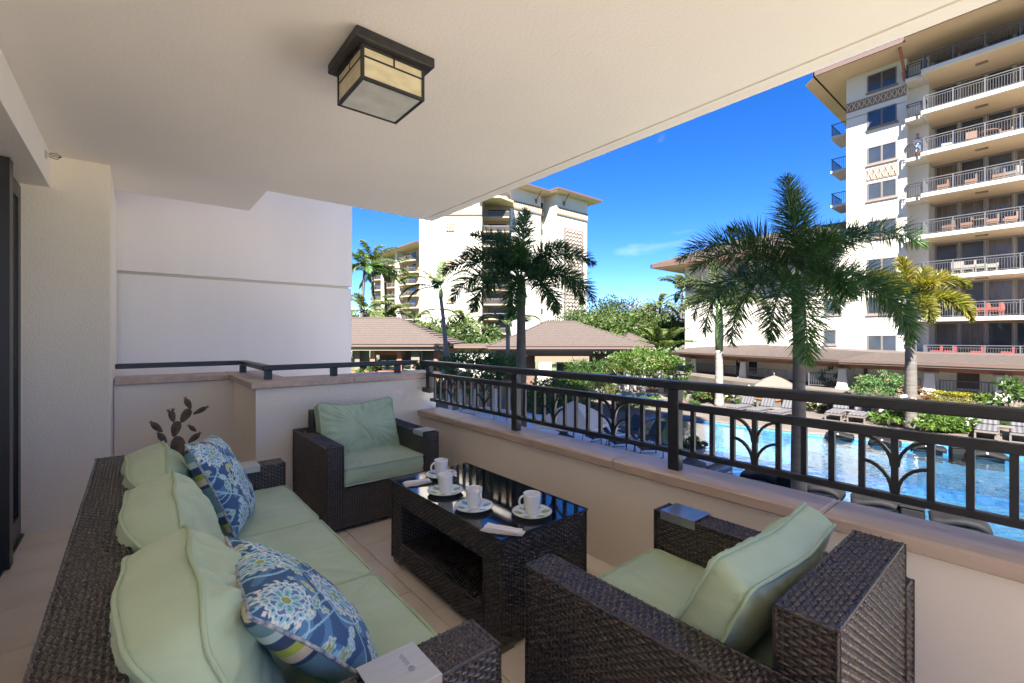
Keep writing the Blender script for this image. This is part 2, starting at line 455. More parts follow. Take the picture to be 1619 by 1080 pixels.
# ================================================================== BALCONY SHELL
CEIL = 2.63
floor = struct('floor', bx((-0.7, -1.6, -0.25), (2.3, 5.3, -0.012)), tile_grout, 'beige stone tiled balcony floor')
T = 0.4475; gap = 0.004
def tile_mesh(w, d):
    return MB().rbox((0, 0, 0), (w, d, 0.012), 0.0012).mesh('tile')
tile_cache = {}
fo = floor.location
for ci, x0 in enumerate([-0.6625 + k*T for k in range(-1, 7)]):
    yo = 1.975 if (ci % 2 == 1) else 2.2
    xa = max(x0, -0.64); xb = min(x0+T, 2.17)
    if xb - xa < 0.02: continue
    k = -10
    while True:
        ya = yo + k*0.4495; yb = ya + 0.4495; k += 1
        if yb < -1.6: continue
        if ya > 5.1: break
        if xa > 0.8: yb = min(yb, 4.05)
        if yb - ya < 0.03: continue
        key = (round(xb-xa, 3), round(yb-ya, 3))
        if key not in tile_cache:
            me = tile_mesh(xb-xa-gap, yb-ya-gap); me.materials.append(tile_m); tile_cache[key] = me
        o = inst('tile', tile_cache[key], floor, Vector((xa+gap/2, ya+gap/2, -0.0115 + rnd.uniform(-.0004, .0004))) - fo)
# object coordinates are shared by alike tiles, so shift the stone figure by object
_n = tile_m.node_tree
_oi = _n.nodes.new('ShaderNodeObjectInfo'); _ad = _n.nodes.new('ShaderNodeVectorMath'); _ad.operation = 'MULTIPLY_ADD'
_tc = [x for x in _n.nodes if x.type == 'TEX_COORD'][0]
_cb = _n.nodes.new('ShaderNodeCombineXYZ')
for i_ in range(3): _n.links.new(_oi.outputs['Random'], _cb.inputs[i_])
_ad.inputs[1].default_value = (37, 53, 11)
_n.links.new(_cb.outputs[0], _ad.inputs[0]); _n.links.new(_tc.outputs['Object'], _ad.inputs[2])
for x in [x for x in _n.nodes if x.type == 'TEX_NOISE']: _n.links.new(_ad.outputs[0], x.inputs['Vector'])

YE0 = -1.62
# ceiling slab with its stepped far edge and a drip groove along the outer edge
cm = MB()
CE = [(-0.8, YE0), (2.40, YE0), (2.40, 4.43), (0.885, 4.43), (0.885, 5.25), (-0.8, 5.25)]
cm.prism(CE, CEIL, CEIL+0.27)
cm.prism([(2.418, YE0), (2.52, YE0), (2.52, 4.43), (2.418, 4.43)], CEIL, CEIL+0.27)
cm.box((2.39, YE0, CEIL+0.015), (2.43, 4.43, CEIL+0.26))
ceiling = struct('ceiling', cm, stucco_ceiling, 'textured off-white balcony ceiling slab')

# the storeys of our own building above the balcony; they are what keeps the near deck in shade
bld = thing('apartment_building', (-6, -10, 2.9), 'storeys of our own apartment building above the balcony ceiling, the upper ones jutting out as added shade', 'building')
YE = -1.6                                            # balcony and building end behind the camera, set here to let sun in
bx((-16, YE, 2.91), (1.9, 4.2, 8.99)).build('wall', stucco_wing, bld)
bx((-16, YE-4.4, 9), (1.9, 4.2, 27.5)).build('upper_wall', stucco_wing, bld)  # unseen overhang past the balcony end, added to shade the palm and deck
for k in range(1, 8): bx((1.91, YE, 2.9+k*3), (2.5, 4.3, 3.1+k*3)).build('balcony_slab', stucco_wing, bld)
bx((-16, YE, DECK), (-1.31, 4.2, 2.909)).build('lower_wall', stucco_wing, bld)
bx((-1.30, YE, DECK), (2.3, 5.2, -0.26)).build('podium', stucco_wing, bld)
# neighbouring wing with a reveal line
nw = thing('building_wing', (0, 6, DECK), 'smooth shaded blank wall of the neighbouring wing beyond the far parapet', 'wall')
NX = 2.21; RVZ = 2.02
bx((-9, 6.03, DECK), (NX, 18, RVZ-.03)).build('lower_wall', stucco_wing, nw)
bx((-9, 6.0, RVZ), (NX, 18, 27.5)).build('upper_wall', stucco_wing, nw)
bx((-9, 6.05, RVZ-.03), (NX-.03, 18, RVZ)).build('reveal_joint', mat('reveal_shadow_gap', (0.60, 0.55, 0.50), 0.9), nw)

# pillar, beam, house wall
pm = MB()
pm.prism([(-0.605, 4.505), (-0.147, 4.505), (-0.147, 5.995), (-0.605, 5.995)], -0.24, CEIL-0.003)
pil = pm.build('pillar', stucco_in); tag(pil, 'beige stucco wall pier between the sliding door and the far parapet', 'pillar')
bmb = MB().box((-1.2, YE0, 2.395), (-0.461, 4.503, CEIL-0.003))
bm_ = bmb.build('beam', stucco_ceiling); tag(bm_, 'cream stucco beam running above the sliding door', 'beam')
hw = bx((-1.3, -1.6, -0.24), (-0.72, 3.88, 2.393)).build('house_wall', stucco_smooth); tag(hw, 'beige house wall behind the stacked sliding doors', 'wall')
# sliding door: two leaves in a track
door = thing('sliding_door', (-0.62, 4.2, 0), 'dark bronze framed glass sliding door beside the stucco pier', 'door')
def leaf(x, y0, y1):
    f = MB()
    for a, b in (((x, y0, 0.02), (x+.045, y0+.085, 2.37)), ((x, y1-.085, 0.02), (x+.045, y1, 2.37)),
                 ((x, y0+.085, 0.02), (x+.045, y1-.085, .16)), ((x, y0+.085, 2.27), (x+.045, y1-.085, 2.37))): f.box(a, b)
    o = f.build('leaf_frame', door_m, door)
    bx((x+.015, y0+.08, .15), (x+.03, y1-.08, 2.28)).build('pane', door_glass, o)
leaf(-0.645, 3.96, 4.49)
leaf(-0.70, 2.9, 3.98)
bx((-0.60, 3.86, 0.012), (-0.56, 3.955, 2.385)).build('leading_stile', door_m, door)
bx((-0.715, 2.8, 0.0), (-0.585, 4.5, 0.014)).build('track', door_m, door)
bx((-0.65, 4.491, 0.02), (-0.606, 4.503, 2.39)).build('jamb_trim', stucco_smooth, door)

# sprinkler head on the beam
spk = thing('sprinkler_head', (-0.461, 4.27, 2.555), 'small wire-guarded sprinkler head on the beam near the pier', 'sprinkler')
MB().lathe([(0.0, 0), (0.028, 0), (0.03, .006), (0.012, .01), (0.01, .03), (0, .03)], 12).build('escutcheon', alu_m, None)
e_ = bpy.data.objects['escutcheon']; e_.parent = spk; e_.location = (0, 0, 0); e_.rotation_euler = (0, R(90), 0); _KIDS.setdefault(spk.name, []).append(e_)
sp = spk.location
MB().tube([(sp.x+.02, sp.y-.012, sp.z), (sp.x+.055, sp.y-.022, sp.z), (sp.x+.075, sp.y, sp.z), (sp.x+.055, sp.y+.022, sp.z), (sp.x+.02, sp.y+.012, sp.z)], .0025, 6).build('wire_guard', pole_m, spk)
MB().tube([(sp.x+.02, sp.y, sp.z-.012), (sp.x+.055, sp.y, sp.z-.02), (sp.x+.078, sp.y, sp.z), (sp.x+.055, sp.y, sp.z+.02), (sp.x+.02, sp.y, sp.z+.012)], .0025, 6).build('wire_guard', pole_m, spk)

# parapets
CT = 0.637                                          # low coping top
par = thing('parapet_wall', (2.3, 1.0, 0), 'low beige stucco parapet with stone coping below the black railing', 'wall')
bx((2.165, -1.6, -0.24), (2.35, 4.04, CT-.06)).build('wall_face', stucco_smooth, par)
def coping_piece(x0, x1, y0, y1, z, parent, axis='y'):
    MB().rbox((x0, y0, z-.058), (x1, y1, z), .009).build('coping_stone', coping_m, parent)
joints = [4.036, 3.35, 2.33, 1.66, 0.62, -0.1, -0.9, -1.62]
# joints as seen on the coping's inner edge
for a, b in zip(joints[:-1], joints[1:]):
    coping_piece(2.128, 2.385, b+.004, a-.004, CT, par)
for a in joints[1:-1]:
    bx((2.131, a-.004, CT-.055), (2.382, a+.004, CT-.002)).build('mortar_joint', grout_m, par)
end = thing('end_railing', (0.8, -1.46, 0), 'unseen black railing added at the near balcony end, open so that sun reaches the floor', 'railing')  # unseen; open rails instead of a solid end, so more sun enters
bx((-0.6, -1.48, 1.07), (2.2, -1.42, 1.11)).build('top_rail', rail_m, end)
bx((-0.6, -1.465, .10), (2.16, -1.435, .13)).build('bottom_rail', rail_m, end)
for x in (-.58, .3, 1.2, 2.1): bx((x-.02, -1.47, -.01), (x+.02, -1.43, 1.068)).build('post', rail_m, end)
for k in range(24): bx((-.5+k*.112-.008, -1.458, .131), (-.5+k*.112+.008, -1.442, 1.069)).build('baluster', rail_m, end)
HC = 0.998                                          # high coping top (far parapet)
fp = thing('far_parapet', (1.0, 4.3, 0), 'higher beige stucco parapet at the far end with a stepped corner', 'wall')
fm = MB()
fm.prism([(0.727, 4.045), (2.345, 4.045), (2.345, 4.36), (0.98, 4.36), (0.98, 5.40), (-0.143, 5.40), (-0.143, 5.10), (0.727, 5.10)], -0.24, HC-.06)
fm.build('wall_face', stucco_in, fp)
MB().rbox((1.50, 4.012, HC-.058), (2.385, 4.40, HC), .008).build('coping_stone', coping_m, fp)
MB().rbox((0.69, 4.012, HC-.058), (1.495, 4.40, HC), .008).build('coping_stone', coping_m, fp)
MB().rbox((0.69, 4.405, HC-.058), (1.02, 5.44, HC), .008).build('coping_stone', coping_m, fp)
MB().rbox((-0.143, 5.065, HC-.058), (0.685, 5.44, HC), .008).build('coping_stone', coping_m, fp)

# ================================================================== RAILINGS
RXP = 2.24
rl = thing('railing', (RXP, 1.3, CT), 'black metal railing with branching arch motifs on the low parapet', 'railing')
MB().rbox((RXP-.034, -1.55, 1.072), (RXP+.034, 4.10, 1.116), .007).build('top_rail', rail_m, rl)
posts = [3.985, 2.655, 1.325, -0.005, -1.335]
for y in posts:
    MB().rbox((RXP-.025, y-.032, CT if y < 3.9 else .80), (RXP+.025, y+.032, 1.071), .004).build('post', rail_m, rl)
bx((RXP-.05, 3.94, .81), (RXP+.03, 4.043, .85)).build('wall_bracket', rail_m, rl)
for a, b in zip(posts[1:], posts[:-1]):
    y0, y1 = a+.033, b-.033
    MB().rbox((RXP-.018, y0, 0.962), (RXP+.018, y1, 0.998), .003).build('middle_rail', rail_m, rl)
    MB().rbox((RXP-.016, y0, 0.722), (RXP+.016, y1, 0.750), .003).build('bottom_rail', rail_m, rl)
    ys = [a + (b-a)*k/13 for k in range(13)]
    for k in range(1, 13):
        y = ys[k]
        bx((RXP-.009, y-.011, .749), (RXP+.009, y+.011, .963)).build('baluster', rail_m, rl)
    for k in (4, 9):
        y = ys[k]
        for sg in (-1, 1):
            for z0, z1 in ((.755, .862), (.855, .960)):
                pts = []
                for i in range(7):
                    t = i/6*math.pi/2
                    pts.append((RXP, y + sg*(.009 + (.0925)*(1-math.cos(t))), z0 + (z1-z0)*math.sin(t)))
                m_ = MB(); vs = []; fs = []
                for i, p in enumerate(pts):
                    q = Vector(pts[min(i+1, 6)]) - Vector(pts[max(i-1, 0)]); q.normalize()
                    nn = Vector((0, -q.z, q.y))
                    for dx, dn in ((-.007, -.006), (.007, -.006), (.007, .006), (-.007, .006)):
                        vs.append(Vector(p) + Vector((dx, 0, 0)) + nn*dn)
                for i in range(6):
                    for c_ in range(4):
                        d_ = (c_+1) % 4
                        fs.append((i*4+c_, i*4+d_, (i+1)*4+d_, (i+1)*4+c_))
                fs += [(3,2,1,0), (24,25,26,27)]
                m_.add(vs, fs).build('branch_arch', rail_m, rl)
fr = thing('far_railing', (1.4, 4.2, HC), 'black handrail on short stubs following the stepped far parapet', 'railing')
RZ0, RZ1 = 1.072, 1.116
MB().rbox((0.80, 4.165, RZ0), (RXP-.036, 4.235, RZ1), .007).build('top_rail', rail_m, fr)
MB().rbox((0.80, 4.238, RZ0), (0.87, 5.285, RZ1), .007).build('top_rail', rail_m, fr)
MB().rbox((-0.14, 5.215, RZ0), (0.797, 5.285, RZ1), .007).build('top_rail', rail_m, fr)
for x, y in ((.845, 4.2), (1.38, 4.2), (2.0, 4.2), (.82, 5.19)):
    bx((x-.028, y-.02, HC+.001), (x+.028, y+.02, RZ0-.001)).build('stub_post', rail_m, fr)

# ================================================================== CEILING LANTERN
lamp = thing('ceiling_lamp', (0.876, 2.01, CEIL), 'iron ceiling lantern with amber side panes and a pale base pane', 'ceiling lamp')
LX0, LX1, LY0, LY1 = .728, 1.024, 1.868, 2.166
MB().rbox((.694, 1.832, 2.585), (1.058, 2.196, CEIL), .004).build('canopy_plate', lamp_metal, lamp)
ZB, ZT = 2.437, 2.584
fmb = MB(); w = .013
for x in (LX0, LX1-w):
    for y in (LY0, LY1-w): fmb.box((x, y, ZB), (x+w, y+w, ZT))
for z0, z1 in ((ZB, ZB+w), (ZT-.012, ZT)):
    for y in (LY0, LY1-w): fmb.box((LX0+w, y, z0), (LX1-w, y+w, z1))
    for x in (LX0, LX1-w): fmb.box((x, LY0+w, z0), (x+w, LY1-w, z1))
fmb.build('frame', lamp_metal, lamp)
zb = ZB+.095
for y in (LY0+.003, LY1-.009):
    bx((LX0+w, y, zb), (LX1-w, y+.006, zb+.008)).build('glazing_bar', lamp_metal, lamp)
    xm = (LX0+LX1)/2
    bx((xm-.004, y, zb+.008), (xm+.004, y+.006, ZT-.012)).build('glazing_bar', lamp_metal, lamp)
    yy = y+.0015
    bx((LX0+w, yy, ZB+w), (LX1-w, yy+.003, zb)).build('amber_pane', lamp_glass, lamp)
    bx((LX0+w, yy, zb+.008), (xm-.004, yy+.003, ZT-.012)).build('amber_pane', lamp_glass, lamp)
    bx((xm+.004, yy, zb+.008), (LX1-w, yy+.003, ZT-.012)).build('amber_pane', lamp_glass, lamp)
for x in (LX0+.003, LX1-.009):
    bx((x, LY0+w, zb), (x+.006, LY1-w, zb+.008)).build('glazing_bar', lamp_metal, lamp)
    ym = (LY0+LY1)/2
    bx((x, ym-.004, zb+.008), (x+.006, ym+.004, ZT-.012)).build('glazing_bar', lamp_metal, lamp)
    xx = x+.0015
    bx((xx, LY0+w, ZB+w), (xx+.003, LY1-w, zb)).build('amber_pane', lamp_glass, lamp)
    bx((xx, LY0+w, zb+.008), (xx+.003, ym-.004, ZT-.012)).build('amber_pane', lamp_glass, lamp)
    bx((xx, ym+.004, zb+.008), (xx+.003, LY1-w, ZT-.012)).build('amber_pane', lamp_glass, lamp)
bx((LX0+w, LY0+w, ZB+.003), (LX1-w, LY1-w, ZB+.006)).build('base_pane', lamp_base_glass, lamp)
for x, y in ((.876, 1.8655), (.7255, 2.017)):
    MB().lathe([(0, -.004), (.006, -.003), (.006, .003), (0, .004)], 8, (x, y, ZT-.008)).build('rivet', lamp_metal, lamp)

# ================================================================== WICKER
def weave(mb, o, u, v, ul, vl, row=.0108, stake=.017, h=.0048, seed=0, skip=None):
    """woven humps on the rectangle o + u*ul + v*vl: strands run along u and stack along v; u x v points outward"""
    o = np.array(o, float); u = np.array(u, float); v = np.array(v, float); n = np.cross(u, v)
    nr = max(2, round(vl/row)); row = vl/nr
    ns = max(2, round(ul/stake)); stake = ul/ns
    rg = np.random.default_rng(seed+17)
    ii, rr = np.meshgrid(np.arange(ns+1), np.arange(nr), indexing='ij')
    k = ((ii + rr) % 2 == 0)
    ci = ii[k]*stake; cr = (rr[k]+.5)*row
    if skip is not None:
        keep = rg.random(len(ci)) > skip; ci = ci[keep]; cr = cr[keep]
    ss = np.array([-.98, -.60, 0, .60, .98]); hh = np.array([-.85, .50, 1.0, .50, -.85])
    tt = np.array([-.43, 0, .43]); th = np.array([-.85, 0.2, -.85])
    ln = stake*.99*(1+rg.normal(0, .03, len(ci))); hs = h*(1+rg.normal(0, .12, len(ci))); dj = rg.normal(0, row*.06, len(ci))
    U = np.clip(ci[:,None,None] + ss[None,:,None]*ln[:,None,None] + 0*tt[None,None,:], -.001, ul+.001)
    V = cr[:,None,None] + dj[:,None,None] + tt[None,None,:]*row + 0*ss[None,:,None]
    H = hs[:,None,None]*(hh[None,:,None]) + hs[:,None,None]*th[None,None,:]
    P = o + U[...,None]*u + V[...,None]*v + H[...,None]*n
    m = len(ci); base = np.arange(m)*15
    q = np.array([(a*3+b, (a+1)*3+b, (a+1)*3+b+1, a*3+b+1) for a in range(4) for b in range(2)])
    F = (base[:,None,None] + q[None]).reshape(-1, 4)
    mb.raw(P.reshape(-1, 3), F)
def stakes(mb, o, u, v, ul, vl, stake=.017, w=.0032):
    o = Vector(o); u = Vector(u); v = Vector(v); n = u.cross(v)
    ns = max(2, round(ul/stake)); st = ul/ns
    for i in range(ns+1):
        p = o + u*(i*st)
        a = [p - u*w, p + u*w, p + u*w + v*vl, p - u*w + v*vl]
        mb.add([q + n*(.0008 if True else 0) for q in a], [(0,1,2,3)])
def wicker_box(name, a, b, parent, faces='-x+x-y+y+z', topdir='x', seed=0, trow=.0108, tstake=.017, th=.0048):
    """a panel: dark core, pale stakes and a woven skin"""
    x0, y0, z0 = a; x1, y1, z1 = b
    c = .0035
    core = bx((x0+c, y0+c, z0+c), (x1-c, y1-c, z1-c)).build(name, wicker_core, parent)
    wv = MB(); sk = MB()
    dx, dy, dz = x1-x0, y1-y0, z1-z0
    F = {'-x': ((x0+c, y1, z0), (0,-1,0), (0,0,1), dy, dz), '+x': ((x1-c, y0, z0), (0,1,0), (0,0,1), dy, dz),
         '-y': ((x0, y0+c, z0), (1,0,0), (0,0,1), dx, dz), '+y': ((x1, y1-c, z0), (-1,0,0), (0,0,1), dx, dz)}
    for k, (o, u, v, ul, vl) in F.items():
        if k in faces:
            weave(wv, o, u, v, ul, vl, seed=seed+hash_(k)); stakes(sk, o, u, v, ul, vl)
    if '+z' in faces:
        if topdir == 'x': o, u, v, ul, vl = (x0, y0, z1-c), (1,0,0), (0,1,0), dx, dy
        else: o, u, v, ul, vl = (x1, y0, z1-c), (0,1,0), (-1,0,0), dy, dx
        weave(wv, o, u, v, ul, vl, trow, tstake, th, seed=seed+5); stakes(sk, o, u, v, ul, vl, tstake)
    # wound edges
    e = .0052
    def edge(p, q):
        p = Vector(p); q = Vector(q); L = (q-p).length; n = max(3, int(L/.012)); pts = []; rr = []
        for i in range(n+1):
            pts.append(p.lerp(q, i/n)); rr.append(e*(1.0 if i % 2 else .82))
        wv.tube(pts, rr, 6)
    k = .004
    if '+z' in faces:
        edge((x0+k, y0+k, z1-k), (x1-k, y0+k, z1-k)); edge((x0+k, y1-k, z1-k), (x1-k, y1-k, z1-k))
        edge((x0+k, y0+k, z1-k), (x0+k, y1-k, z1-k)); edge((x1-k, y0+k, z1-k), (x1-k, y1-k, z1-k))
    for X in (x0+k, x1-k):
        for Y in (y0+k, y1-k): edge((X, Y, z0+.002), (X, Y, z1-k))
    wv.build('weave', wicker_m, core, smooth=True, kind='stuff')
    if sk.v: sk.build('stakes', stake_m, core, kind='stuff')
    return core
def hash_(s): return sum(ord(c)*7 for c in s)

# ------------------------------------------------------------------ cushions
def rrect(w, h, r, n=6, per=30):
    """rounded rectangle outline, evenly stepped along the straights"""
    pts = []
    cs = [(w/2-r, h/2-r, 0), (-w/2+r, h/2-r, 90), (-w/2+r, -h/2+r, 180), (w/2-r, -h/2+r, 270)]
    for i, (cx, cy, a0) in enumerate(cs):
        for k in range(n+1):
            a = R(a0 + 90*k/n); pts.append((cx + r*math.cos(a), cy + r*math.sin(a)))
        nx = cs[(i+1) % 4]; a = R(nx[2])
        q = (nx[0] + r*math.cos(a), nx[1] + r*math.sin(a)); p = pts[-1]
        for k in range(1, per): pts.append((p[0]+(q[0]-p[0])*k/per, p[1]+(q[1]-p[1])*k/per))
    return pts
def box_cushion(name, w, h, t, dome, M, parent, seed=0, pucker=.004, wr=.004, bulge=.006, r=.045, deform=None, ear=0.0):
    """boxed cushion in its own frame (x = width, y = height, z = thickness) placed by M, piped along both seams"""
    ol = rrect(w, h, r); n = len(ol)
    sd = Vector((seed*3.7, seed*1.3, seed*2.1))
    prof = []
    S = [0.0, .1, .2, .3, .4, .5, .58, .66, .74, .81, .87, .92, .96, .985, 1.0]
    for s in S: prof.append((s, t/2 + dome*(1-s**2.6), 1))
    for k in (.6, .2, -.2, -.6): prof.append((1.0 + bulge*(1-(k/.9)**2)*8, t/2*k/.8 if False else t/2*k, 0))
    for s in reversed(S): prof.append((s, -t/2 - dome*(1-s**2.6), -1))
    per = []; acc = 0
    for i, p in enumerate(ol):
        per.append(acc); q = ol[(i+1) % n]; acc += math.hypot(q[0]-p[0], q[1]-p[1])
    vs = []
    def place(x, y, z):
        if ear:
            k = (abs(x)/(w/2))**3 * (abs(y)/(h/2))**3
            x *= 1 + ear*k; y *= 1 + ear*k
        p = Vector((x, y, z))
        if deform: p = deform(p)
        return M @ p
    for s, z, side in prof:
        for i, (x, y) in enumerate(ol):
            X, Y, Z = x*min(s, 1), y*min(s, 1), z
            if side == 0:
                k = (s-1); nx, ny = x/(w/2), y/(h/2); X += nx*k*.12; Y += ny*k*.12
                pk = noise.noise(Vector((per[i]*38, seed*5, 0)))*pucker
                X += nx*pk*.14; Y += ny*pk*.14
                Z += noise.noise(Vector((per[i]*9, 3, seed)))*.003
            else:
                edge = max(0, (s-.55)/.45)
                f = edge*(1-edge**6)
                pk = noise.noise(Vector((per[i]*26, seed*9+side, s*1.2)))*pucker*1.5*f
                wv_ = noise.noise(Vector((X*5.5, Y*5.5, side*2.0))+sd)*wr*2.0 + noise.noise(Vector((X*14, Y*6, side*2.0))+sd)*wr
                rd = max(0, 1-abs(noise.noise(Vector((per[i]*11, seed*2+side, s*1.6))))*4.5)*max(0, (s-.3)/.7)*(1-s**10)
                rd2 = max(0, 1-abs(noise.noise(Vector((X*3.1+Y*4.4, Y*2.2-X*5, side*3))+sd))*6)*(1-s**6)
                q_ = 1.0 if side > 0 else .35
                Z += side*q_*(pk + wv_*(1-s**4) - rd*wr*1.1 - rd2*wr*.7)
            vs.append(place(X, Y, Z))
    fs = []
    m = len(prof)
    for j in range(m-1):
        for i in range(n):
            k = (i+1) % n
            fs.append((j*n+k, j*n+i, (j+1)*n+i, (j+1)*n+k))
    mb = MB().add(vs, fs)
    o = mb.build(name, cush_m, parent, smooth=True)
    for sg in (1, -1):
        pts = [place(x*1.004, y*1.004, sg*t/2 + noise.noise(Vector((per[i]*9, 3, seed)))*.003) for i, (x, y) in enumerate(ol)]
        MB().tube(pts, .0058, 6, closed=True).build('piping', pipe_m, o, smooth=True)
    return o
def frame(origin, xdir, ydir):
    x = Vector(xdir).normalized(); y = Vector(ydir); y = (y - x*y.dot(x)).normalized(); z = x.cross(y)
    return Matrix(((x.x, y.x, z.x, origin[0]), (x.y, y.y, z.y, origin[1]), (x.z, y.z, z.z, origin[2]), (0,0,0,1)))

def tray(parent, x0, x1, y0, y1, z, marks=False, drop_axis='x'):
    """folded aluminium plate sitting over a chair arm"""
    m_ = MB(); t = .0022; d = .035
    m_.rbox((x0, y0, z), (x1, y1, z+t), .0008)
    if drop_axis == 'x':
        m_.box((x0-t, y0, z-d), (x0, y1, z+t-.0006)); m_.box((x1, y0, z-d), (x1+t, y1, z+t-.0006))
    else:
        m_.box((x0, y0-t, z-d), (x1, y0, z+t-.0006)); m_.box((x0, y1, z-d), (x1, y1+t, z+t-.0006))
    o = m_.build('arm_plate', alu_m, parent)
    return o

# ------------------------------------------------------------------ armchairs
def armchair(cx, yfront, s, label, tray_side, seed):
    """s = +1 faces -Y, s = -1 faces +Y"""
    t = thing('armchair', (cx, yfront, 0), label, 'armchair', 'wicker armchairs with sage cushions')
    W = .4325; D = .84; A = .118
    Y = lambda d: yfront + s*d
    fy, by = ('-y', '+y') if s > 0 else ('+y', '-y')
    def rect(x0, x1, d0, d1, z0, z1): return (cx+x0, min(Y(d0), Y(d1)), z0), (cx+x1, max(Y(d0), Y(d1)), z1)
    a, b = rect(-W, -W+A, 0, D, .03, .60); wicker_box('arm', a, b, t, '-x+x-y+y+z', 'x', seed)
    a, b = rect(W-A, W, 0, D, .03, .60); wicker_box('arm', a, b, t, '-x+x-y+y+z', 'x', seed+1)
    a, b = rect(-W+A+.001, W-A-.001, .004, D-.01, .03, .30); wicker_box('base', a, b, t, fy+by, 'x', seed+2)
    a, b = rect(-W+A+.002, W-A-.002, D-.125, D, .301, .745); wicker_box('back_frame', a, b, t, '-x+x-y+y+z', 'y' if False else 'x', seed+3, .0125, .0165, .0055)
    iw = 2*(W-A) - .012
    M = frame((cx, Y(.008+.345), .372), (s, 0, 0), (0, s, 0))
    box_cushion('seat_cushion', iw, .69, .115, .014, M, t, seed, pucker=.008, wr=.005, r=.03)
    tilt = R(28 if s < 0 else 20)
    yd = Vector((0, s*math.sin(tilt), math.cos(tilt)))
    M = frame((cx, Y(.533 if s < 0 else .575), .590 if s < 0 else .605), (s, 0, 0), yd)
    def df(p):
        # a full, slightly slumped feather cushion with a pinched crown
        k = (p.y/.2)
        return Vector((p.x, p.y - .016*max(0, k)*(1-math.cos(p.x*11+seed))*.6 + .010*(abs(p.x)/.3)**3*k, p.z*(1-.10*max(0, k)) + .010*math.sin(p.x*7+seed)*k))
    box_cushion('back_cushion', iw-.006, .405, .108, .048, M, t, seed+4, pucker=.014, wr=.014, r=.035, deform=df, ear=.035)
    for x in (-W+.05, W-.05):
        for d in (.05, D-.05): bx((cx+x-.018, Y(d)-.018, .001), (cx+x+.018, Y(d)+.018, .031)).build('foot', foot_m, t)
    x0, x1 = (W-A-.004, W+.004) if tray_side > 0 else (-W-.004, -W+A+.004)
    d0, d1 = .035, .19
    tray(t, cx+x0, cx+x1, min(Y(d0), Y(d1)), max(Y(d0), Y(d1)), .606)
    return t
armchair(1.419, 3.15, 1, 'dark wicker armchair with sage cushions in the far corner against the stepped parapet', 1, 10)
armchair(1.4245, 1.130, -1, 'dark wicker armchair in the right foreground with its woven back towards the camera', 1, 30)

# ------------------------------------------------------------------ sofa
sofa = thing('sofa', (0.27, 1.98, 0), 'long dark wicker sofa with three sage seat and three puffy back cushions', 'sofa')
SX0, SX1, SY0, SY1 = -.155, .69, .875, 3.09
wicker_box('arm', (SX0, SY0, .03), (SX1, SY0+.125, .60), sofa, '-x+x-y+y+z', 'y', 50, .0118, .0165, .0055)
wicker_box('arm', (SX0, SY1-.125, .03), (SX1, SY1, .60), sofa, '-x+x-y+y+z', 'y', 51)
wicker_box('base', (SX0+.01, SY0+.126, .03), (SX1-.004, SY1-.126, .31), sofa, '-x+x', 'x', 52)
wicker_box('back_frame', (SX0, SY0+.127, .311), (SX0+.145, SY1-.002+.0, .74), sofa, '-x+x-y+y+z', 'y', 53, .0118, .0155, .0055)
wicker_box('back_frame', (SX0, SY0+.0, .602), (SX0+.145, SY0+.125, .74), sofa, '-x+x-y+y+z', 'y', 54, .0118, .0155, .0055)
seg = (SY1-SY0-.26)/3
for i in range(3):
    yc = SY0+.13+seg*(i+.5)
    M = frame((SX0+.15+.345+.005, yc, .395), (0, 1, 0), (-1, 0, 0))
    box_cushion('seat_cushion', seg-.006, .69, .13, .012, M, sofa, 60+i, pucker=.007, wr=.005, r=.03)
    tilt = R(20 + (2, 0, -1)[i])
    M = frame((SX0+.145+.127+(.004, .0, -.004)[i], yc, .602), (0, 1, 0), (-math.sin(tilt), 0, math.cos(tilt)))
    def df(p, i=i):
        k = p.y/.2
        up = max(0, k); e = min(1, abs(p.x)/.315)
        return Vector((p.x*(1 - .02*up), p.y + .026*up*(1-(p.x/.31)**2) - .030*up*e**5 + .014*noise.noise(Vector((p.x*5, i*7, 1)))*up,
                       p.z*(1 + .16*up)*(1 - .42*e**6) + .015*noise.noise(Vector((p.x*4, p.y*4, i*3.3)))))
    box_cushion('back_cushion', seg+.004, .41, .122, .066, M, sofa, 70+i, pucker=.010, wr=.017, r=.075, deform=df, ear=.0)
for x in (SX0+.05, SX1-.05):
    for y in (SY0+.05, SY1-.05): bx((x-.018, y-.018, .001), (x+.018, y+.018, .031)).build('foot', foot_m, sofa)
pl = tray(sofa, .378, .520, SY0-.004, SY0+.129, .607, drop_axis='y')
MB().tube([(.4745+.007*math.cos(a), .925+.007*math.sin(a), .6096) for a in [k*math.pi/8 for k in range(16)]], .0009, 5, closed=True).build('ring_mark', ink_m, pl)
MB().tube([(.4745+.003*math.cos(a), .925+.003*math.sin(a), .6096) for a in [k*math.pi/4 for k in range(8)]], .0009, 5, closed=True).build('ring_mark', ink_m, pl)
for q in range(6): MB().tube([(.468+.002*(q % 2), .942+q*.007, .6096), (.479, .944+q*.007, .6096)], .0007, 4).build('letter_mark', ink_m, pl)
tray(sofa, .40, .555, SY1-.129, SY1+.004, .606, drop_axis='y')

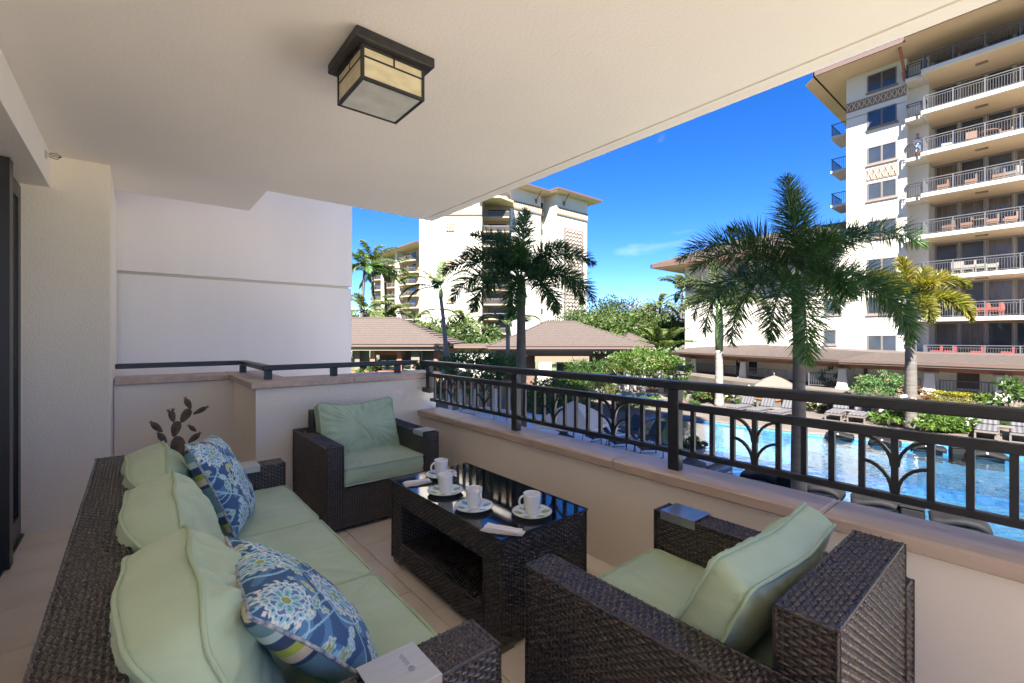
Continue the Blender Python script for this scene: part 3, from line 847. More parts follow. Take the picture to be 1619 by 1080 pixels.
# ------------------------------------------------------------------ coffee table
ct = thing('coffee_table', (1.457, 2.04, 0), 'dark wicker coffee table with open shelf and blue reflecting glass top', 'coffee table')
TX0, TX1, TY0, TY1, TZ = 1.187, 1.730, 1.505, 2.573, .486
wicker_box('top_panel', (TX0, TY0, .365), (TX1, TY1, TZ), ct, '-x+x-y+y+z', 'x', 80)
wicker_box('end_panel', (TX0+.0005, TY0+.0005, .03), (TX1-.0005, TY0+.135, .3645), ct, '-x+x-y+y', 'x', 81)
wicker_box('end_panel', (TX0+.0005, TY1-.135, .03), (TX1-.0005, TY1-.0005, .3645), ct, '-x+x-y+y', 'x', 82)
wicker_box('shelf', (TX0+.001, TY0+.136, .03), (TX1-.001, TY1-.136, .155), ct, '-x+x+z', 'x', 83)
wicker_box('back_panel', (TX1-.03, TY0+.136, .158), (TX1-.002, TY1-.136, .364), ct, '-x+x', 'x', 84)
MB().rbox((TX0-.006, TY0-.006, TZ+.003), (TX1+.006, TY1+.006, TZ+.010), .0015).build('glass_top', table_glass, ct)
for x in (TX0+.045, TX1-.045):
    for y in (TY0+.045, TY1-.045): bx((x-.035, y-.035, .001), (x+.035, y+.035, .031)).build('foot', foot_m, ct)
GZ = TZ+.0103

# ------------------------------------------------------------------ crockery
def saucer_mesh(seed, base, accent):
    rg = np.random.default_rng(seed)
    nr, nt_ = 26, 96
    prof = []
    for i in range(nr+1):
        r = .097*i/nr
        z = .004 if r < .032 else .004 + .0135*((r-.032)/.065)**1.25
        prof.append((r, z))
    V = []; F = []; Cc = []
    for i, (r, z) in enumerate(prof):
        for k in range(nt_):
            a = 2*math.pi*k/nt_; V.append((r*math.cos(a), r*math.sin(a), z+.002))
            q = r/.097; c = np.array((.86, .85, .81))
            lf = math.sin(a*6 + seed) * .5 + .5
            if q > .93: c = np.array((.25, .23, .21)) if q > .965 else np.array((.62, .60, .52))
            elif .44 < q < .90:
                w_ = math.sin((q-.44)/.46*math.pi)
                if lf > 1 - w_*.75: c = np.array(base)
                if lf > 1 - w_*.35: c = np.array(accent)
                if abs(math.sin(a*12+seed*2)) > .93 and q > .66: c = np.array((.70, .66, .25))
            elif q < .40: c = np.array((.80, .82, .80))
            Cc.append((*c, 1))
    for i in range(nr):
        for k in range(nt_):
            l = (k+1) % nt_; F.append((i*nt_+k, i*nt_+l, (i+1)*nt_+l, (i+1)*nt_+k))
    n0 = len(V)
    low = [(.097, .0165), (.085, .012), (.05, .002), (.048, .0), (0.0, .0)]
    for r, z in low:
        for k in range(nt_):
            a = 2*math.pi*k/nt_; V.append((r*math.cos(a), r*math.sin(a), z)); Cc.append((.86, .85, .81, 1))
    for k in range(nt_):
        l = (k+1) % nt_; F.append((nr*nt_+k, nr*nt_+l, n0+l, n0+k))
    for i in range(len(low)-1):
        for k in range(nt_):
            l = (k+1) % nt_; F.append((n0+i*nt_+k, n0+i*nt_+l, n0+(i+1)*nt_+l, n0+(i+1)*nt_+k))
    mb = MB().add(V, F)
    me = mb.mesh('saucer', smooth=True)
    at = me.attributes.new('print', 'FLOAT_COLOR', 'POINT'); at.data.foreach_set('color', np.array(Cc, np.float32).ravel())
    me.materials.append(saucer_m)
    return me
cup_me = None
places = [((1.440, 2.420), 200, (.30, .55, .72), (.12, .32, .50), 'white cup with its handle to the left on the farthest saucer', 'blue patterned saucer at the back of the glass table, partly hidden by the second cup'),
          ((1.306, 2.150), 75, (.45, .60, .22), (.24, .42, .16), 'white cup with its handle hidden, second from the far end of the table', 'green leaf patterned saucer nearest the sofa side of the table'),
          ((1.296, 1.862), -50, (.36, .62, .80), (.10, .36, .58), 'white cup with its handle to the right over a blue saucer', 'pale blue flower patterned saucer in the middle of the table'),
          ((1.468, 1.622), 170, (.50, .62, .24), (.26, .40, .14), 'white cup nearest the foreground armchair', 'green leaf patterned saucer at the near end of the table')]
for i, ((x, y), ha, b_, ac, lc, ls) in enumerate(places):
    so_ = bpy.data.objects.new('saucer', saucer_mesh(i+2, b_, ac)); C.objects.link(so_)
    so_.location = (x, y, GZ); tag(so_, ls, 'saucer', 'patterned saucers on the glass table')
    cu = thing('cup', (x, y, GZ+.0065), lc, 'cup', 'white cups on the glass table')
    cz = GZ+.0065
    MB().lathe([(0, 0), (.027, 0), (.029, .003), (.034, .02), (.0395, .05), (.0415, .088), (.0420, .097), (.0405, .0975), (.0395, .094), (.037, .05), (.031, .02), (.026, .008), (0, .007)], 32, (x, y, cz)).build('cup_body', china_m, cu, smooth=True)
    hd = R(ha) - YAW*0
    hx, hy = math.cos(hd)*RX + math.sin(hd)*FX, math.cos(hd)*RY + math.sin(hd)*FY
    pts = []
    for k in range(11):
        a = R(-75 + 150*k/10)
        rr = .038 + .030*math.cos(a) - .006
        pts.append((x + hx*rr, y + hy*rr, cz + .052 + .030*math.sin(a)))
    MB().tube(pts, [.0055]*11, 8).build('handle', china_m, cu, smooth=True)
# folded napkins lying on the glass
def napkin(cx, cy, rz, L, Wd, label, seed, fold=True):
    t = thing('napkin', (cx, cy, GZ), label, 'napkin', 'folded white napkins on the glass table')
    rm = Matrix.Translation((cx, cy, GZ)) @ Matrix.Rotation(rz, 4, 'Z')
    for layer in range(3):
        nx, ny = 22, 12; vs = []; fs = []
        for i in range(nx+1):
            for j in range(ny+1):
                u = i/nx-.5; v = j/ny-.5
                wv_ = 1 - .55*max(0, u+.1)*1.2 if layer < 2 else .8
                x_ = u*L*(1-.05*layer); y_ = v*Wd*wv_*(1-.12*layer)
                z_ = .0025 + layer*.0045 + .0022*(1+noise.noise(Vector((u*5+seed, v*4, layer)))) + .006*math.exp(-((v-.25*layer+.2)/.12)**2)*(layer > 0)
                vs.append(rm @ Vector((x_, y_, z_)))
        for i in range(nx):
            for j in range(ny):
                a = i*(ny+1)+j; fs.append((a, a+ny+1, a+ny+2, a+1))
        MB().add(vs, fs).build('fold', napkin_m, t, smooth=True)
    return t
napkin(1.262, 2.385, R(-12), .16, .085, 'folded white napkin at the far sofa-side corner of the glass table', 1)
napkin(1.243, 1.560, R(-70+8), .19, .085, 'rolled white napkin lying at the near sofa-side corner of the glass table', 2)
# ------------------------------------------------------------------ patterned throw pillows
def floral(u, v, seed):
    """cotton print: blue ground, big medallion flowers, leaves and sprigs. u, v in metres, arrays"""
    rg = np.random.default_rng(seed)
    navy = np.array((.040, .105, .235)); mid = np.array((.085, .21, .40)); sky_ = np.array((.30, .55, .68)); cream = np.array((.70, .72, .66))
    lime = np.array((.36, .42, .09)); teal = np.array((.12, .36, .36)); aqua = np.array((.30, .56, .58))
    sh = u.shape + (3,)
    Cc = np.broadcast_to(navy, sh).copy()
    n1 = np.sin(u*31+3*np.sin(v*23+seed))*np.sin(v*37+2*np.sin(u*19))
    Cc[n1 > .35] = mid
    def put(mask, c): Cc[mask] = c
    # scrolling vines
    for k in range(5):
        ph = rg.uniform(0, 6); d = np.abs(np.sin(u*14 + k*1.9 + 1.4*np.sin(v*17+ph)))
        put(d < .055, sky_)
    def flower(cx, cy, r, n, rot, big):
        dx, dy = u-cx, v-cy; rr = np.hypot(dx, dy)/r; a = np.arctan2(dy, dx)+rot
        if big:
            ring = 1.0 + .10*np.abs(np.sin(a*11))
            put(rr < ring, cream); put(rr < ring-.09, sky_)
            put((rr < .93) & (np.sin(a*22) > .55) & (rr > .82), navy)
            put((rr < .80+.06*np.sin(a*9)), cream); put((rr < .74+.06*np.sin(a*9)), mid)
        pet = .30 + .42*np.abs(np.cos(a*n/2))**.7
        put(rr < pet+.05, cream); put(rr < pet-.02, sky_ if big else aqua)
        put((rr < pet*.78) & (np.abs(np.cos(a*n/2)) > .86), teal if big else lime)
        put((rr < pet*.6) & (np.abs(np.sin(a*n/2)) > .93), cream)
        put(rr < .26, cream); put(rr < .21, lime); put((rr < .20) & (np.sin(dx*600/ (r*18))*np.sin(dy*600/(r*18)) > .25), teal*.6)
    def leaf_(cx, cy, L, W_, rot, c):
        dx, dy = u-cx, v-cy; x = dx*math.cos(rot)+dy*math.sin(rot); y = -dx*math.sin(rot)+dy*math.cos(rot)
        t = np.clip(x/L, 0, 1); w_ = W_*np.sin(math.pi*t)**.8; inside = (x > 0) & (x < L)
        put(inside & (np.abs(y) < w_), cream); put(inside & (np.abs(y) < w_*.82), c)
        put(inside & (np.abs(y) < w_*.08), cream)
        put(inside & (np.abs(y) < w_*.7) & (np.sin(x*420 + np.abs(y)*300) > .9), cream)
    big = [(-.03, -.02, .078, 8, .3), (.14, .13, .062, 6, 1.0), (-.16, .15, .058, 7, .1), (.16, -.13, .066, 8, .5), (-.14, -.17, .05, 6, .8), (.02, .19, .045, 6, .3), (.03, -.19, .045, 7, .3)]
    for k in range(46):
        leaf_(rg.uniform(-.23, .23), rg.uniform(-.23, .23), rg.uniform(.035, .065), rg.uniform(.009, .015), rg.uniform(0, 6.3), [aqua, lime, teal, sky_][k % 4])
    for k in range(40):
        flower(rg.uniform(-.24, .24), rg.uniform(-.24, .24), rg.uniform(.012, .026), int(rg.integers(5, 8)), rg.uniform(0, 3), False)
    for cx, cy, r, n, ro in big: flower(cx, cy, r, n, ro, True)
    for cx, cy, r, n, ro in big:
        for k in range(18):
            a = k*math.pi/9; dx, dy = u-(cx+1.17*r*math.cos(a)), v-(cy+1.17*r*math.sin(a)); put(np.hypot(dx, dy) < .0055, cream if k % 2 else sky_)
    return Cc
def stripes(u, v, seed):
    base = np.array((.10, .21, .25)); Cc = np.broadcast_to(base, u.shape+(3,)).copy()
    bands = [(-.25, -.195, (.12, .23, .27)), (-.195, -.175, (.55, .47, .33)), (-.175, -.155, (.36, .42, .07)), (-.155, -.12, (.03, .06, .14)), (-.12, -.10, (.40, .52, .52)), (-.10, .02, (.13, .25, .30)),
             (.02, .035, (.03, .06, .14)), (.035, .06, (.60, .50, .38)), (.06, .085, (.36, .42, .07)), (.085, .12, (.03, .06, .14)), (.12, .145, (.42, .55, .55)), (.145, .19, (.13, .25, .30)), (.19, .205, (.03, .06, .14)), (.205, .26, (.60, .50, .36))]
    for a, b, c in bands: Cc[(v >= a) & (v < b)] = np.array(c)
    return Cc
def throw_pillow(origin, xdir, ydir, size, thick, label, seed, sag=0.0):
    M = np.array(frame(origin, xdir, ydir))
    t = thing('throw_pillow', origin, label, 'pillow', 'floral throw pillows on the sofa')
    n = 190
    g = np.linspace(-1, 1, n)
    U, V = np.meshgrid(g, g, indexing='ij')
    h = size/2
    pinch = 1 - .085*(1-np.abs(V)**2)*np.abs(U)**4 ; pinch2 = 1 - .085*(1-np.abs(U)**2)*np.abs(V)**4
    X = U*h*pinch; Y = V*h*pinch2
    prof = ((1-np.abs(U)**2.6)*(1-np.abs(V)**2.6))**.52
    rg = np.random.default_rng(seed)
    ph = rg.uniform(0, 6, 6)
    edge = np.clip(np.maximum(np.abs(U), np.abs(V))*2.2-1.2, 0, 1)
    wr = (.0035*np.sin(U*17+ph[0]+2*V) * np.abs(V)**2 + .0035*np.sin(V*19+ph[1]+2*U)*np.abs(U)**2)*np.sqrt(np.clip(1-np.maximum(np.abs(U), np.abs(V))**4, 0, 1)) + .004*np.sin(U*4+ph[2])*np.sin(V*5+ph[3])*prof
    sagz = -sag*((V+1)/2)**2
    Zs = sagz + .004*np.sin(3.5*U+ph[4])*edge
    F = np.array([(i*n+j, (i+1)*n+j, (i+1)*n+j+1, i*n+j+1) for i in range(n-1) for j in range(n-1)])
    for sg, nm, fn in ((1, 'front_panel', floral), (-1, 'back_panel', stripes)):
        Z = Zs + sg*(thick/2*prof + wr*np.sign(prof)) + sg*.0015
        P = np.stack([X, Y, Z], -1).reshape(-1, 3)
        W_ = P @ M[:3, :3].T + M[:3, 3]
        mb = MB().raw(W_, F if sg > 0 else F[:, ::-1])
        o = mb.build(nm, print_m, t, smooth=True)
        Cc = fn(U*h*1.0, V*h*1.0, seed).reshape(-1, 3)
        Cc = np.concatenate([Cc, np.ones((len(Cc), 1))], 1)
        at = o.data.attributes.new('print', 'FLOAT_COLOR', 'POINT'); at.data.foreach_set('color', Cc.astype(np.float32).ravel())
    idx = [(i, 0) for i in range(0, n, 4)] + [(n-1, j) for j in range(0, n, 4)] + [(i, n-1) for i in range(n-1, -1, -4)] + [(0, j) for j in range(n-1, -1, -4)]
    pts = []
    for i, j in idx:
        p = np.array((X[i, j], Y[i, j], Zs[i, j]))
        p = Vector(M[:3, :3] @ p + M[:3, 3])
        if not pts or (p-pts[-1]).length > .003: pts.append(p)
    MB().tube(pts, .0048, 6, closed=True).build('piping', mat('pillow_piping', (.06, .12, .24), .85, col2=(.55, .55, .5), vscale=60) if 'pillow_piping' not in MATS else MATS['pillow_piping'], t, smooth=True)
    return t
throw_pillow((.325, 2.52, .672), (.30, .94, -.10), (-.32, .22, .90), .46, .15, 'upright blue floral pillow at the far end of the sofa', 3, sag=.02)
throw_pillow((.345, 1.265, .635), (.04, .99, .02), (-.64, .02, .77), .44, .15, 'blue floral pillow with striped back lying at the near end of the sofa', 8, sag=.03)

# ------------------------------------------------------------------ cactus sculpture
ca = thing('cactus_sculpture', (.30, 4.55, 0), 'rusty metal prickly pear cactus sculpture behind the sofa', 'sculpture')
def on_plane(px, py, Y):
    l = (px-809.5)/718; r = (FX+RX*l, FY+RY*l); d = Y/r[1]
    return Vector((r[0]*d, Y, CAM_H-(py-533)/718*d))
def pad(p0, p1, width, flowers=0):
    p0 = Vector(p0); p1 = Vector(p1); ax = p1-p0; L = ax.length; ax.normalize(); sd = Vector((ax.z, 0, -ax.x))
    vs = []; n = 18
    for i in range(n):
        a = 2*math.pi*i/n; t = .5-.5*math.cos(a); w_ = width/2*math.sin(a)*(0.62+.55*t)
        p = p0 + ax*(L*t) + sd*w_
        vs.append(p)
    c = (p0+p1)/2 + ax*L*.08
    V = [(p.x, p.y-.004, p.z) for p in vs] + [(p.x, p.y+.004, p.z) for p in vs] + [(c.x, c.y-.016, c.z), (c.x, c.y+.016, c.z)]
    F = [(i, (i+1) % n, 2*n) for i in range(n)] + [(n+(i+1) % n, n+i, 2*n+1) for i in range(n)] + [((i+1) % n, i, n+i, n+(i+1) % n) for i in range(n)]
    o = MB().add(V, F).build('cactus_pad', rust_m, ca, smooth=False)
    for k in range(flowers):
        f = p1 + sd*(k-(flowers-1)/2)*.03
        m_ = MB()
        for a in (-40, 0, 40): 
            d = Vector((ax.x*math.cos(R(a))-ax.z*math.sin(R(a)), 0, ax.x*math.sin(R(a))+ax.z*math.cos(R(a))))
            m_.tube([f - ax*.006, f + d*.022], [.006, .001], 5)
        m_.build('cactus_bud', rust_m, o)
q = lambda x, y: on_plane(180+x/4.5, 540+y/4.5, 4.55)
pad(on_plane(286, 745, 4.55)*1 , q(450, 672), .115)
pad(q(425, 680), q(455, 566), .072)
pad(q(478, 578), q(540, 478), .07)
pad(q(548, 480), q(510, 408), .048, 1)
pad(q(562, 518), q(660, 468), .042, 1)
pad(q(425, 575), q(405, 492), .05, 2)
pad(q(375, 722), q(318, 655), .05, 1)
pad(q(345, 645), q(268, 578), .05, 1)
pad(q(528, 722), q(608, 655), .05, 1)
pad(q(588, 640), q(538, 602), .036, 1)
b0 = on_plane(286, 745, 4.55)
MB().tube([(b0.x, 4.55, .02), (b0.x, 4.55, b0.z+.02)], .018, 8).build('stem', rust_m, ca)
MB().lathe([(0, 0.0), (.13, 0), (.13, .012), (0, .014)], 20, (b0.x, 4.55, .001)).build('base_plate', rust_m, ca)

# ================================================================== GROUND, DECK, POOL
WZ = -2.72                                             # water level
pool = [(17.1, 12.9), (15.4, 9.33), (14.5, 6.6), (11.6, 6.7), (11.6, -7.5), (25.2, -7.5), (24.5, 0.8), (22.4, 4.4), (21.3, 7.0), (20.95, 11.1), (21.2, 13.1)]
spool = [(24.0, 17.6), (26.5, 16.6), (28.2, 18.0), (27.2, 19.8), (24.8, 19.6)]   # the small upper pool
deck_out = [(-40, -60), (34.0, -60), (34.0, 3.0), (33.0, 9.0), (32, 14.5), (33, 20), (31, 24), (24, 27), (12, 24), (2, 26), (-40, 26)]
def sheet(name, outer, holes, z, m, label):
    loops = [[Vector((x, y, 0)) for x, y in outer]] + [[Vector((x, y, 0)) for x, y in h] for h in holes]
    tri = tessellate_polygon(loops)
    flat = [p for l in loops for p in l]
    vs = [(p.x, p.y, z) for p in flat]
    fs = []
    for a, b, c in tri:
        n = (flat[b]-flat[a]).cross(flat[c]-flat[a])
        fs.append((a, b, c) if n.z > 0 else (c, b, a))
    return struct(name, MB().add(vs, fs), m, label)
sheet('ground', [(-900, -900), (1400, -900), (1400, 1400), (-900, 1400)], [deck_out], DECK-.004, lawn_m, 'planted ground running out to the horizon')
sheet('pool_deck', deck_out, [pool, spool], DECK, deck_m, 'brown paved pool deck')
def ring(poly, grow):
    out = []; n = len(poly)
    cx = sum(p[0] for p in poly)/n; cy = sum(p[1] for p in poly)/n
    for x, y in poly:
        d = Vector((x-cx, y-cy)); l = d.length; d.normalize(); out.append((x+d.x*grow, y+d.y*grow))
    return out
def pool_shell(poly, depth, m, nm):
    n = len(poly); mb = MB()
    mb.add([(x, y, DECK) for x, y in poly] + [(x, y, WZ-depth) for x, y in poly], [((i+1) % n, i, n+i, n+(i+1) % n) for i in range(n)])
    return struct(nm, mb, m, 'tiled sides of the pool')
struct('path', MB().prism([(2.6, 6.21), (11.2, 6.21), (11.2, 7.06), (14.1, 6.98), (14.95, 9.4), (16.6, 13.0), (15.5, 21), (2.6, 21)], DECK-.05, DECK+.012), mat('pale_terrace', (.72, .68, .63), .85, var=.1, vscale=1.2, bump=.1, bscale=15), 'pale paved terrace by the blue end of the pool')
struct('path', MB().prism([(5.6, -40), (11.2, -40), (11.2, 6.2), (5.6, 6.2)], DECK-.05, DECK+.012), mat('bounce_paving', (.64, .585, .53), .85, var=.08, vscale=1.5, bump=.1, bscale=15), 'unseen pale paving added to bounce sunlight up into the balcony')  # hidden from the camera, added as a sunlit reflector for the balcony
struct('bounce_damping_strip', bx((2.6, -40, DECK-.05), (5.59, 6.2, DECK+.02)), lawn_m, 'unseen dark green strip added below the balcony to cut bounced light')  # unseen low-bounce strip, added to even out the light on the ceiling
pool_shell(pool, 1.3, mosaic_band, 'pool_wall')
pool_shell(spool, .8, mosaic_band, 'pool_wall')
def copg(poly):
    o = ring(poly, .34); i_ = ring(poly, -.03); n = len(poly); mb = MB()
    z0, z1 = DECK+.002, DECK+.035
    for k in range(n):
        l = (k+1) % n
        vs = [(*i_[k], z0), (*i_[l], z0), (*o[l], z0), (*o[k], z0), (*i_[k], z1), (*i_[l], z1), (*o[l], z1), (*o[k], z1)]
        mb.add(vs, [(4,5,6,7)[::-1], (0,1,5,4), (2,3,7,6), (0,4,7,3), (1,2,6,5)])
    struct('pool_coping', mb, pcoping_m, 'pale stone rim round the pool')
copg(pool); copg(spool)
# floors: a pale shallow shelf in front, a blue basin beyond and an arched bench between them
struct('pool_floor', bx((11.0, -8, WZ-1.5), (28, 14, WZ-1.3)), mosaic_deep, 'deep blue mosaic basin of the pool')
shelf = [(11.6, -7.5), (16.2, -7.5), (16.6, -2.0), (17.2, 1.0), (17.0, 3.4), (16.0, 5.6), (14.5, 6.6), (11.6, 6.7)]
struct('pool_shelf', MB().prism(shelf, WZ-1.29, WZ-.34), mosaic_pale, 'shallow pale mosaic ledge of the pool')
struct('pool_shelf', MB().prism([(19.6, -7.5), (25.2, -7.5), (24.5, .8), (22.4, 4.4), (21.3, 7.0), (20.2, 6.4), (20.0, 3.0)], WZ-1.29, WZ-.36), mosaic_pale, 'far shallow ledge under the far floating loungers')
struct('pool_step', MB().prism([(16.2, -7.5), (19.7, -7.5), (20.1, 3.0), (18.9, 7.6), (16.6, 7.0), (17.3, 1.0)], WZ-1.28, WZ-.78), mosaic('mosaic_mid', (.008, .046, .12), (.014, .066, .15), (.030, .09, .175), 9), 'middle step of the pool floor')
arc = []
for k in range(25):
    a = R(-75 + 150*k/24); arc.append((14.6 + 2.9*math.cos(a), .8 + 3.6*math.sin(a)))
ar2 = [(14.6+(x-14.6)*.90, .8+(y-.8)*.90) for x, y in arc][::-1]
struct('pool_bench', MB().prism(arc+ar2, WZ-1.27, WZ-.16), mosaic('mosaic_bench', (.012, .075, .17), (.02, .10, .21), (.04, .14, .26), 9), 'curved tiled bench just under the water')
struct('pool_water', MB().add([(x, y, WZ) for x, y in pool], [tuple(range(len(pool)))[::-1]]), water_m, 'clear rippled pool water')
struct('pool_water', MB().add([(x, y, WZ+.02) for x, y in spool], [tuple(range(len(spool)))]), water_m, 'blue water of the small upper pool')
bpy.context.view_layer.update()
for o in [o for o in bpy.data.objects if o.name.startswith('pool_water')]:
    if o.data.polygons[0].normal.z < 0: o.data.flip_normals()
# brown steps climbing from the deck to the colonnade terrace
for k in range(4):
    x = 28.0 + k*.7
    struct('terrace_step', bx((x, 5.4+k*.25, DECK-.1), (x+3.4, 7.6+k*.25, DECK+.13*(k+1))), deck_m, 'brown paved step rising to the terrace')
struct('terrace', MB().prism([(33.6, -20), (46, -20), (46, 26), (41, 26), (36.4, 16.5), (34.2, 9.0), (33.6, 4)], DECK-.1, DECK+.52), deck_m, 'raised paved terrace under the colonnade')
TER = DECK+.52

# ================================================================== FOLIAGE
def leaf_quads(centers, dirs, L, Wd, rg, up=.25):
    """one small folded leaf (two triangles each side) per centre"""
    n = len(centers)
    d = dirs/np.linalg.norm(dirs, axis=1, keepdims=True)
    a = rg.normal(size=(n, 3)); a[:, 2] += up
    s = np.cross(d, a); s /= np.linalg.norm(s, axis=1, keepdims=True)+1e-9
    l = (L*rg.uniform(.7, 1.3, n))[:, None]; w = (Wd*rg.uniform(.7, 1.3, n))[:, None]
    P = np.stack([centers - d*l*.5, centers + s*w*.5, centers + d*l*.5, centers - s*w*.5], 1)
    return P.reshape(-1, 3), np.arange(n*4).reshape(-1, 4)
def crown(mb, c, rad, n, L, Wd, seed, clumps=None, flat=0.0, cl_r=.28, hollow=.55):
    rg = np.random.default_rng(seed)
    k = clumps or max(6, n//90)
    q = rg.normal(size=(k, 3)); q /= np.linalg.norm(q, axis=1, keepdims=True)
    q *= (hollow + (1-hollow)*rg.random((k, 1))**.7)
    if flat: q[:, 2] = np.abs(q[:, 2])*(1-flat) + q[:, 2]*flat
    size = cl_r*rg.uniform(.6, 1.35, k)
    w = size**2; w /= w.sum()
    ci = rg.choice(k, n, p=w)
    off = rg.normal(size=(n, 3)); off /= np.linalg.norm(off, axis=1, keepdims=True); off *= (rg.random((n, 1))**.4)
    p = q[ci] + off*size[ci][:, None]
    d = off + q[ci]*.4 + rg.normal(size=(n, 3))*.5
    P, F = leaf_quads(np.array(c) + p*np.array(rad), d, L, Wd, rg)
    mb.raw(P, F)
def bush(name, loc, rad, n, L, Wd, m, label, cat, seed, group=None, clumps=None, stem=True, flowers=None, cl_r=.3):
    t = thing(name, loc, label, cat, group)
    mb = MB(); crown(mb, (loc[0], loc[1], loc[2]+rad[2]*.95), rad, n, L, Wd, seed, clumps, cl_r=cl_r)
    f = mb.build('foliage', m, t)
    if stem:
        s = MB(); rg = random.Random(seed)
        for k in range(4):
            a = rg.uniform(0, 6.3); s.tube([(loc[0]+.08*rad[0]*math.cos(a), loc[1]+.08*rad[1]*math.sin(a), loc[2]-.03), (loc[0]+.4*rad[0]*math.cos(a), loc[1]+.4*rad[1]*math.sin(a), loc[2]+rad[2]*.9)], [.035, .015], 5)
        s.build('stem', wood_trunk, t)
    if flowers:
        mb = MB(); crown(mb, (loc[0], loc[1], loc[2]+rad[2]*1.05), tuple(r*1.02 for r in rad), flowers[0], L*1.1, Wd*1.6, seed+5, 60, cl_r=.08, hollow=.9)
        mb.build('blossom', flowers[1], t)
    return t
def hedge(name, a, b, w, h, z, n, L, Wd, m, label, seed, wild=.12):
    a = Vector((*a, z)); b = Vector((*b, z)); mid = (a+b)/2
    t = thing(name, mid, label, 'hedge')
    rg = np.random.default_rng(seed); ln = (b-a).length; u = np.array((b-a).normalized()); v = np.array((-u[1], u[0], 0))
    face = rg.choice(3, n, p=[.45, .4, .15])
    x = rg.random(n)*ln; y = (rg.random(n)-.5)*w; zz = rg.random(n)*h
    y = np.where(face == 1, np.sign(rg.random(n)-.5)*w/2, y); zz = np.where(face == 0, h, zz); x = np.where(face == 2, np.where(rg.random(n) > .5, ln, 0), x)
    bump = wild*(np.sin(x*5+y*7)+np.sin(x*11+1+zz*6))*.35
    P = np.array(a) + x[:, None]*u + (y + np.where(face == 1, np.sign(y)*bump, 0) + rg.normal(0, wild*.4, n))[:, None]*v
    P[:, 2] += zz + np.where(face == 0, bump, 0) + rg.normal(0, wild*.35, n)
    d = rg.normal(size=(n, 3)) + np.array((0, 0, .5))
    V, F = leaf_quads(P, d, L, Wd, rg)
    mb = MB().raw(V, F); mb.build('foliage', m, t)
    c = MB(); 
    for k in range(int(ln/.5)+1):
        p = a.lerp(b, (k+.5)/(int(ln/.5)+1)); c.tube([(p.x, p.y, z-.02), (p.x+.05, p.y, z+h*.85)], [.03, .012], 5)
    c.build('stem', wood_trunk, t)
    return t

def frond_np(L, el0, droop, pairs, ll, plume=True, seed=0, az=0.0, twist=0.0, wid=.026, power=1.35, hang=.35, start=.14):
    """leaf blade arrays of one palm frond that starts at the origin, heading along azimuth az"""
    rg = np.random.default_rng(seed)
    N = 40
    s = np.linspace(0, 1, N); el = el0 - droop*s**power
    ds = L/(N-1)
    h = np.concatenate([[0], np.cumsum(np.cos(el[:-1])*ds)]); z = np.concatenate([[0], np.cumsum(np.sin(el[:-1])*ds)])
    side = twist*L*s**2
    pts = np.stack([h*math.cos(az) - side*math.sin(az), h*math.sin(az) + side*math.cos(az), z], -1)
    T = np.gradient(pts, axis=0); T /= np.linalg.norm(T, axis=1, keepdims=True)
    S = np.cross(T, np.array((0, 0, 1.0))); S /= np.linalg.norm(S, axis=1, keepdims=True)+1e-9
    U = np.cross(S, T)
    n = pairs*2
    t = np.clip(np.linspace(start, .995, n) + rg.normal(0, .004, n), start, .998)
    def at(A): 
        x = t*(N-1); i = np.clip(x.astype(int), 0, N-2); f = (x-i)[:, None]; return A[i]*(1-f) + A[i+1]*f
    P, Tt, Ss, Uu = at(pts), at(T), at(S), at(U)
    sg = np.where(np.arange(n) % 2 == 0, 1.0, -1.0)
    if plume: phi = rg.uniform(-1.15, 1.5, n)
    else: phi = np.full(n, .12) + rg.normal(0, .10, n)
    ang = ((1.32 - .62*t) if plume else (1.15 - .72*t)) + rg.normal(0, .07, n)
    out = Ss*(sg*np.cos(phi))[:, None] + Uu*np.sin(phi)[:, None]
    D = Tt*np.cos(ang)[:, None] + out*np.sin(ang)[:, None]
    le = ll*(np.sin(np.clip((t-start)/(1-start), 0, 1)*math.pi*.86 + .30)**.75)*rg.uniform(.85, 1.12, n)
    g = np.array((0, 0, -1.0))
    D2 = D + g*hang; D2 /= np.linalg.norm(D2, axis=1, keepdims=True)
    D3 = D2 + g*hang; D3 /= np.linalg.norm(D3, axis=1, keepdims=True)
    wv = np.cross(D, rg.normal(size=(n, 3))*.6 + Uu*1.2); wv /= np.linalg.norm(wv, axis=1, keepdims=True)+1e-9
    w = wid
    A = P; B = P + D*(le*.38)[:, None]; Cc = B + D2*(le*.34)[:, None]; E_ = Cc + D3*(le*.28)[:, None]
    V = np.stack([A-wv*w*.28, A+wv*w*.28, B-wv*w*.5, B+wv*w*.5, Cc-wv*w*.36, Cc+wv*w*.36, E_-wv*w*.05, E_+wv*w*.05], 1).reshape(-1, 3)
    b = (np.arange(n)*8)[:, None, None]
    q = np.array([(0, 1, 3, 2), (2, 3, 5, 4), (4, 5, 7, 6)])[None]
    return V, (b+q).reshape(-1, 4), pts
def add_frond(parent, base, m, rach_m, r0, **kw):
    V, F, pts = frond_np(**kw)
    base = np.array(base)
    o = MB().raw(V+base, F).build('frond', m, parent)
    k = list(range(0, 40, 3)) + [39]
    MB().tube([Vector(pts[i]+base) for i in k], [r0*(1-.85*i/39) for i in k], 5).build('midrib', rach_m, o)
    return o
